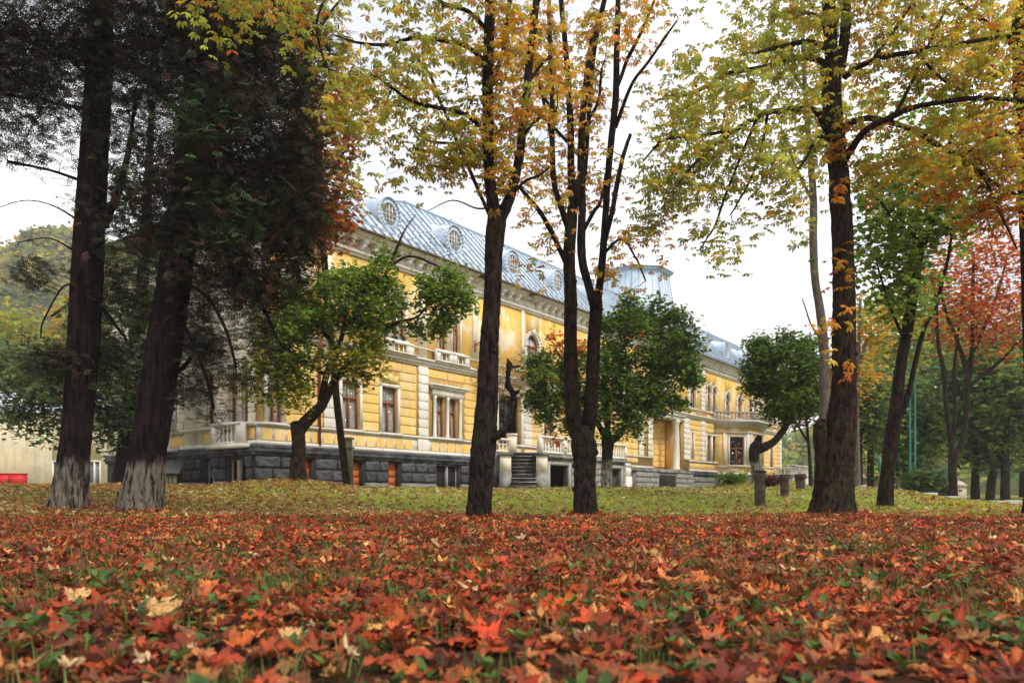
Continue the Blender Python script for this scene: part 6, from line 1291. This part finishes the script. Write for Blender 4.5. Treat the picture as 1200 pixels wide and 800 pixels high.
far_tree('broadleaf_tree', 'tall green background tree at the right margin', 1200, 75, 330, 70, 9, *LG_, ncl=170)
far_tree('broadleaf_tree', 'mid green background tree filling the gap behind the lamp post', 1060, 56, 430, 45, 6, [(.15, .25, .07), (.09, .16, .05), (.24, .31, .08)], [3, 2, 1], ncl=170, leaf=.34, low=.3)
far_tree('broadleaf_tree', 'light green background tree behind the forked red maple', 1115, 72, 350, 55, 7, [(.24, .32, .08), (.14, .22, .07), (.44, .40, .08)], [3, 2, 1], ncl=160)
far_tree('broadleaf_tree', 'dark background tree outside the right edge of the lawn', 1250, 60, 340, 80, 9, *DGc, ncl=170)
tg = Tree('grey_trunk_tree', 'thin straight grey trunk between the massive chestnut and the leaning tree', (P(1005, 581, 37)[0], 37.), B_pale)
tg.limb(tg.px([(1005, 583, 7.5), (1005, 540, 6), (1004, 480, 5.5), (1006, 420, 4.5), (1008, 350, 3.5)], 37), 'trunk', 10, 6, .02)
tg.limb(tg.px([(1005, 440, 3), (1015, 400, 3), (1030, 380, 2)], 37), 'limb', 6, 4)
tg.grow([B(1025, 390, 37, 30, 35, 1.5, 2), B(1005, 440, 37, 22, 30, 1.2, 1)], 90, 'maple', .17, [YE, OR, YG, (.40, .12, .03)], [3, 2, 2, 1], per_cl=12, spread=.35, twig_r=.012)
# trees left, beyond the conifers
far_tree('broadleaf_tree', 'yellow autumn tree at the left edge below the misty hill', 20, 95, 375, 60, 6, *YGc, ncl=170, leaf=.6, group='autumn trees on the left')
far_tree('broadleaf_tree', 'golden autumn tree behind the leftmost conifer trunk', 75, 100, 355, 45, 6, [(.50, .34, .04), (.52, .22, .04), (.36, .30, .05)], [3, 2, 2], ncl=150, leaf=.6, group='autumn trees on the left')
far_tree('broadleaf_tree', 'green tree on the left rising above the pale yellow house', 130, 84, 330, 55, 6, *LG_, ncl=150, leaf=.5, group='autumn trees on the left')
far_tree('broadleaf_tree', 'yellow green tree seen between the two conifer trunks', 190, 90, 300, 55, 6, *LG_, ncl=150, leaf=.5, group='autumn trees on the left')
far_tree('broadleaf_tree', 'broad yellow tree standing directly above the roof of the pale yellow house', 25, 78, 345, 62, 6, [(.52, .46, .08), (.36, .42, .08), (.26, .34, .08), (.60, .38, .07)], [3, 3, 2, .8], ncl=230, leaf=.45, group='autumn trees on the left')
far_tree('broadleaf_tree', 'deep green tree at the left edge nearest the pale yellow house', -8, 74, 395, 60, 6, [(.22, .32, .08), (.14, .22, .06), (.34, .38, .09)], [3, 3, 2], ncl=220, leaf=.42, group='autumn trees on the left')
far_tree('broadleaf_tree', 'dim green tree outside the left edge', -50, 80, 340, 70, 6, *LG_, ncl=150, leaf=.5, group='autumn trees on the left')
# ------------------------------------------------------------------ the leaf carpet
FALL = np.array([(.045, .010, .006), (.20, .022, .010), (.42, .042, .012), (.50, .10, .016), (.56, .22, .08), (.20, .065, .030), (.45, .055, .018), (.60, .30, .10), (.68, .50, .28)]) * [1.04, 1.06, .9]
FALLW = np.array([2.2, 2.8, 3.2, 2.4, 1.6, 2.6, 2.0, .7, .25])
LIT = np.array([(.40, .26, .10), (.55, .38, .16), (.30, .15, .06), (.50, .20, .05), (.62, .50, .28), (.20, .10, .05)])
NEARV = [maple_leaf(.25, .10, 1), maple_leaf(.05, .05, 41), maple_leaf(-.1, .1, 42), maple_leaf(.9, .3, 31), maple_leaf(-.7, .4, 32), maple_leaf(.55, .25, 2), maple_leaf(-.35, .15, 3), maple_leaf(.1, -.35, 4), maple_leaf(.8, -.1, 5), maple_leaf(-.6, -.1, 6), maple_leaf(.35, .45, 7)]
MIDV = [maple_leaf(.3, .15, 11, full=False), maple_leaf(.7, .2, 12, full=False), maple_leaf(-.5, .1, 13, full=False), maple_leaf(.2, -.4, 14, full=False)]
trunks = [(T_.b[0], T_.b[1]) for T_ in (T1, T2, T6, T7, T11)]
def wedge(n, y0, y1, margin=1.12, rng=RNG):
    """points in the ground wedge the place shows, denser nothing: uniform per square metre, some margin to each side"""
    u = rng.uniform(y0 ** 2, y1 ** 2, n) ** .5; x = rng.uniform(-1, 1, n) * (u * .667 * margin + (1.0 if y1 < 6 else 3.0)); return x, u
def leafpos(n, y0, y1, lift, m=1.12):
    x, y = wedge(n, y0, y1, m); return np.stack([x, y, gz(x, y) + lift], 1)
def dens_keep(p, base=.60):     # patches where the grass shows
    v = np.sin(p[:, 0] * 1.35 + 2.2 * np.sin(p[:, 1] * .8)) * np.sin(p[:, 1] * 1.1 + .9) + .6 * np.sin(p[:, 0] * 3.1 + 1) * np.sin(p[:, 1] * 2.7)
    return RNG.uniform(0, 1, len(p)) < np.clip(base + .42 - .35 * (v > .55), 0, 1)
# the largest leaves, nearest the viewpoint, one object each
n1 = 300; order = None
pp = leafpos(2300, 1.6, 4.4, 0, 1.0); pp = pp[np.argsort(pp[:, 1])]
near_ids = pp[:0]
LM = []
for i, (v, t_) in enumerate(NEARV):
    mb = MB(); mb.add(v, tris=t_); LM.append(mb.mesh('fallen_leaf', M_fallen1))
R_ = rotmats(n1, tilt=.34)
for i in range(n1):
    q = pp[i]; o = link('fallen_leaf', random.choice(LM), GROUND); s = random.uniform(.042, .068)
    M4 = Matrix([[*(R_[i][0] * s), q[0]], [*(R_[i][1] * s), q[1]], [*(R_[i][2] * s), q[2] + random.uniform(.015, .05)], [0, 0, 0, 1]]); o.matrix_basis = M4
# one big pale maple leaf that lies on top
M_paleleaf, t = newmat('pale_maple_leaf'); c = ramp(t, noise(t, 8, 5), [(.38, (.26, .11, .04)), (.48, (.50, .27, .10)), (.65, (.62, .38, .16))]); finish(t, c, .6, noise(t, 25, 4), .3, .01, .2)
v, t_ = maple_leaf(.22, .12, 21, .03); mb = MB(); mb.add(v, tris=t_); o = build(mb, 'pale_maple_leaf', M_paleleaf, GROUND); o['label'] = 'large pale cream maple leaf'
q = P(190, 728, 2.55); z = float(gz(q[0], 2.55)); o.matrix_basis = Matrix.Translation((q[0], 2.55, z + .06)) @ Matrix.Rotation(math.radians(75), 4, 'Z') @ Matrix.Rotation(math.radians(-44), 4, 'Y') @ Matrix.Diagonal((.098, .098, .098, 1))
for px_, py_, Y_, rz_, ry_, sc_ in ((92, 712, 3.1, 100, -38, .08), (340, 775, 2.2, 120, -35, .05)):
    o = link('pale_maple_leaf', o.data, GROUND, label='cream maple leaf with curled lobes'); q = P(px_, py_, Y_)
    o.matrix_basis = Matrix.Translation((q[0], Y_, float(gz(q[0], Y_)) + .045)) @ Matrix.Rotation(math.radians(rz_), 4, 'Z') @ Matrix.Rotation(math.radians(ry_), 4, 'Y') @ Matrix.Diagonal((sc_, sc_, sc_, 1))
def carpet(name, p, vs, smin, smax, tilt, cols, w, jitter=.2, lift=(.0, .05), mat=None):
    mb = MB(); n = len(p); k = RNG.integers(0, len(vs), n); col = palette(cols, w, n, jitter)
    ph = np.sin(p[:, 0] * .9 + 1) * np.sin(p[:, 1] * .7 + .4 * p[:, 0]); col = np.clip(col * (1 + .22 * ph[:, None]), .003, .9)
    p = p + np.stack([np.zeros(n), np.zeros(n), RNG.uniform(*lift, n)], 1); sz = RNG.uniform(smin, smax, n)
    for i, tp in enumerate(vs):
        s_ = k == i; scatter(mb, tp, p[s_], sz[s_], rotmats(int(s_.sum()), tilt=tilt), col[s_])
    o = build(mb, name, mat or M_fallen, GROUND, kind='stuff'); return o
p = pp[n1:]; carpet('leaf_carpet', p, NEARV, .045, .075, .36, FALL, FALLW)
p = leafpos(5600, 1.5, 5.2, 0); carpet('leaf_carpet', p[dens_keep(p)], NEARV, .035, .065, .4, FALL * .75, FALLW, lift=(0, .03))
p = leafpos(16500, 4.2, 9.5, 0); carpet('leaf_carpet', p[dens_keep(p)], MIDV, .05, .085, .33, FALL, FALLW, lift=(.005, .05))
p = leafpos(50000, 9.3, 22.5, 0); kk = RNG.uniform(0, 1, len(p)) < (1 - .75 * sstep(17.5, 22, p[:, 1])) * (1 - .86 * sstep(14.0, 17.6, p[:, 1] - .05 * p[:, 0] + .9 * np.sin(p[:, 0] * .8) + .8 * np.sin(p[:, 0] * 2.3 + p[:, 1]) * np.sin(p[:, 1] * 1.9 + 2))); carpet('leaf_carpet', p[kk], MIDV, .055, .09, .30, FALL, FALLW, lift=(.005, .045))
# red leaves reach further back on the right
x = RNG.uniform(9, 34, 9000); y = RNG.uniform(17, 33, 9000); s_ = (x > .47 * y + 1.2) ; p = np.stack([x[s_], y[s_], gz(x[s_], y[s_])], 1); carpet('leaf_carpet', p, MIDV, .07, .11, .3, FALL, FALLW, lift=(.005, .04))
for tx, ty, rr_ in [(t_[0], t_[1], r_) for t_, r_ in zip(trunks, (.5, .6, .35, .35, .7))]:
    n_ = 420; a_ = RNG.uniform(0, 6.283, n_); d_ = rr_ * .8 + np.abs(RNG.normal(0, .28, n_)); x, y = tx + d_ * np.cos(a_), ty + d_ * np.sin(a_)
    p = np.stack([x, y, gz(x, y) + .10 * np.exp(-(d_ - rr_ * .8) / .2) * RNG.uniform(0, 1, n_)], 1); carpet('leaf_carpet', p, MIDV, .06, .10, .45, FALL, FALLW, lift=(.0, .03))
# pale litter on the lawn
x = RNG.uniform(-26, 22, 26000); y = RNG.uniform(15.5, 36, 26000); s_ = (x < .47 * y + 1.6) & (np.abs(x) < .72 * y); x, y = x[s_], y[s_]; p = np.stack([x, y, gz(x, y)], 1)
wl = np.where(x < -.18 * y, 1.0, .55) * np.where((x > 0) & (y < 22), .5, 1); kk = RNG.uniform(0, 1, len(p)) < wl; carpet('leaf_litter', p[kk], [TPL2 for TPL2 in MIDV], .055, .11, .35, LIT, [3, 3, 2, 1.6, 1.8, 1.5], lift=(.03, .08))
x = RNG.uniform(-24, -3.5, 15000); y = RNG.uniform(17, 31, 15000); s_ = (np.abs(x) < .72 * y) & (x < -.2 * y); x, y = x[s_], y[s_]; p = np.stack([x, y, gz(x, y)], 1); carpet('leaf_litter', p, MIDV, .05, .09, .35, np.array([(.50, .22, .05), (.55, .35, .10), (.34, .13, .05), (.50, .13, .03)]), [3, 3, 2, 1.5], lift=(.01, .06))
# ------------------------------------------------------------------ grass
def blades(name, p, h0, h1, w, cols, wts, lean=.35, bend=.5):
    n = len(p); a = RNG.uniform(0, 6.283, n); h = RNG.uniform(h0, h1, n); d = np.stack([np.cos(a), np.sin(a), np.zeros(n)], 1); s = np.stack([-np.sin(a), np.cos(a), np.zeros(n)], 1) * w
    l = np.abs(RNG.normal(0, lean, n))[:, None]; up = np.array([0, 0, 1.])
    m = p + (up * .6 + d * l * .4) * h[:, None]; t_ = p + (up * (1 - bend * l * .5) + d * l * 1.2) * h[:, None]
    V = np.stack([p - s, p + s, m + s * .7, m - s * .7, t_], 1).reshape(-1, 3); i = np.arange(n)[:, None] * 5
    col = palette(cols, wts, n, .2); mb = MB(); mb.add(V, quads=(i + [0, 1, 2, 3]), tris=(i + [3, 2, 4]), col=np.repeat(np.concatenate([col, np.ones((n, 1))], 1), 5, 0))
    build(mb, name, M_grass, GROUND, kind='stuff')
GC_ = [(.09, .15, .025), (.14, .20, .04), (.06, .10, .02), (.24, .24, .08)]
def tufts(nt_, y0, y1, per, r):
    c = leafpos(nt_, y0, y1, 0); v = np.sin(c[:, 0] * 1.35 + 2.2 * np.sin(c[:, 1] * .8)) * np.sin(c[:, 1] * 1.1 + .9); c = c[RNG.uniform(0, 1, len(c)) < .35 + .65 * (v > .35)]
    p = np.repeat(c, per, 0); p[:, :2] += RNG.normal(0, r, (len(p), 2)); p[:, 2] = gz(p[:, 0], p[:, 1]); return p
blades('grass', tufts(750, 1.6, 5, 20, .05), .05, .12, .0022, GC_, [3, 2, 2, 1])
blades('grass', tufts(1900, 4.5, 10, 16, .08), .05, .12, .003, GC_, [3, 2, 2, 1])
blades('grass', tufts(1700, 9.5, 17, 14, .12), .05, .11, .004, GC_, [3, 2, 2, 1])
def lawn(n, x0, x1, y0, y1):
    x = RNG.uniform(x0, x1, n); y = RNG.uniform(y0, y1, n); s_ = (np.abs(x) < .72 * y) & (RNG.uniform(0, 1, n) < .35 + .65 * sstep(15.0, 17.5, y + .6 * np.sin(x * .9))); return np.stack([x[s_], y[s_], gz(x[s_], y[s_])], 1)
GL = [(.34, .47, .05), (.52, .60, .08), (.22, .32, .04), (.66, .58, .18)]
blades('grass', lawn(85000, -16, 15, 14.5, 24), .035, .09, .005, GL, [3, 2.6, 1, 1.3])
blades('grass', lawn(70000, -22, 18, 22, 37), .04, .09, .009, GL, [3, 2.6, 1, 1.3])
blades('grass', lawn(30000, 9, 30, 17, 48), .04, .09, .008, GL, [3, 2.6, 1, 1.3])
# broad-leaved weeds between the leaves
def weeds(n, y0, y1, per, size):
    c = leafpos(n, y0, y1, 0); p = np.repeat(c, per, 0); N_ = len(p); a = np.tile(np.arange(per) * 6.283 / per, n) + np.repeat(RNG.uniform(0, 6, n), per)
    sz = size * RNG.uniform(.5, 1.2, N_); el = RNG.uniform(.3, 1.1, N_)
    tv = np.array([[0, 0, 0], [.35, .20, .05], [.75, .24, .02], [1.05, 0, -.06], [.75, -.24, .02], [.35, -.20, .05], [.5, 0, -.04]]); tf = np.array([(0, 1, 6), (1, 2, 6), (2, 3, 6), (3, 4, 6), (4, 5, 6), (5, 0, 6)])
    R = np.zeros((N_, 3, 3)); ca, sa, ce, se = np.cos(a), np.sin(a), np.cos(el), np.sin(el)
    R[:, :, 0] = np.stack([ca * ce, sa * ce, se], 1); R[:, :, 1] = np.stack([-sa, ca, np.zeros(N_)], 1); R[:, :, 2] = np.stack([-ca * se, -sa * se, ce], 1)
    mb = MB(); p[:, 2] += .02; scatter(mb, (tv, tf), p, sz, R, palette([(.07, .12, .022), (.11, .17, .03), (.04, .075, .018)], [3, 2, 2], N_, .2)); build(mb, 'weeds', M_grass, GROUND, kind='stuff')
weeds(260, 1.6, 4.5, 6, .055); weeds(420, 4, 9, 6, .06); weeds(300, 8, 16, 6, .07)
def weed_patch(cx, cy, r_, n, per, size, cols):
    c = np.stack([RNG.normal(cx, r_, n), RNG.normal(cy, r_ * .8, n), np.zeros(n)], 1); c[:, 2] = gz(c[:, 0], c[:, 1]); p = np.repeat(c, per, 0); N_ = len(p)
    a = RNG.uniform(0, 6.283, N_); el = RNG.uniform(.0, .9, N_); sz = size * RNG.uniform(.5, 1.2, N_)
    tv = np.array([[0, 0, 0], [.3, .26, .05], [.75, .30, .02], [1.0, 0, -.08], [.75, -.30, .02], [.3, -.26, .05], [.5, 0, -.06]]); tf = np.array([(0, 1, 6), (1, 2, 6), (2, 3, 6), (3, 4, 6), (4, 5, 6), (5, 0, 6)])
    R = np.zeros((N_, 3, 3)); ca, sa, ce, se = np.cos(a), np.sin(a), np.cos(el), np.sin(el)
    R[:, :, 0] = np.stack([ca * ce, sa * ce, se], 1); R[:, :, 1] = np.stack([-sa, ca, np.zeros(N_)], 1); R[:, :, 2] = np.stack([-ca * se, -sa * se, ce], 1)
    p[:, 2] += RNG.uniform(.02, .10, N_); p[:, :2] += RNG.normal(0, .02, (N_, 2)); mb = MB(); scatter(mb, (tv, tf), p, sz, R, palette(cols, [1] * len(cols), N_, .2)); build(mb, 'weeds', M_grass, GROUND, kind='stuff')
for cx_, cy_, r_, n_, s_ in ((1.5, 2.25, .18, 20, .05), (1.0, 2.5, .18, 7, .04), (-1.35, 2.3, .25, 26, .04), (-.85, 2.6, .2, 14, .035), (.35, 2.6, .2, 12, .04), (-1.9, 3.4, .3, 24, .045), (2.2, 3.5, .3, 24, .05)):
    weed_patch(cx_, cy_, r_, n_, 6, s_, [(.07, .13, .022), (.11, .18, .035), (.05, .09, .02)])
# fallen twigs
mb = MB()
for k in range(34):
    x, y = wedge(1, 1.8, 12); x, y = float(x[0]), float(y[0]); a = RNG.uniform(0, 6.28); l = RNG.uniform(.15, .5); pts = [(x + math.cos(a) * l * t_ + RNG.normal(0, .01), y + math.sin(a) * l * t_ + RNG.normal(0, .01), float(gz(x, y)) + .03 + .05 * RNG.random()) for t_ in np.linspace(0, 1, 5)]; mb.tube(pts, np.linspace(.005, .002, 5), 5)
build(mb, 'fallen_twigs', B_twig, GROUND, kind='stuff')
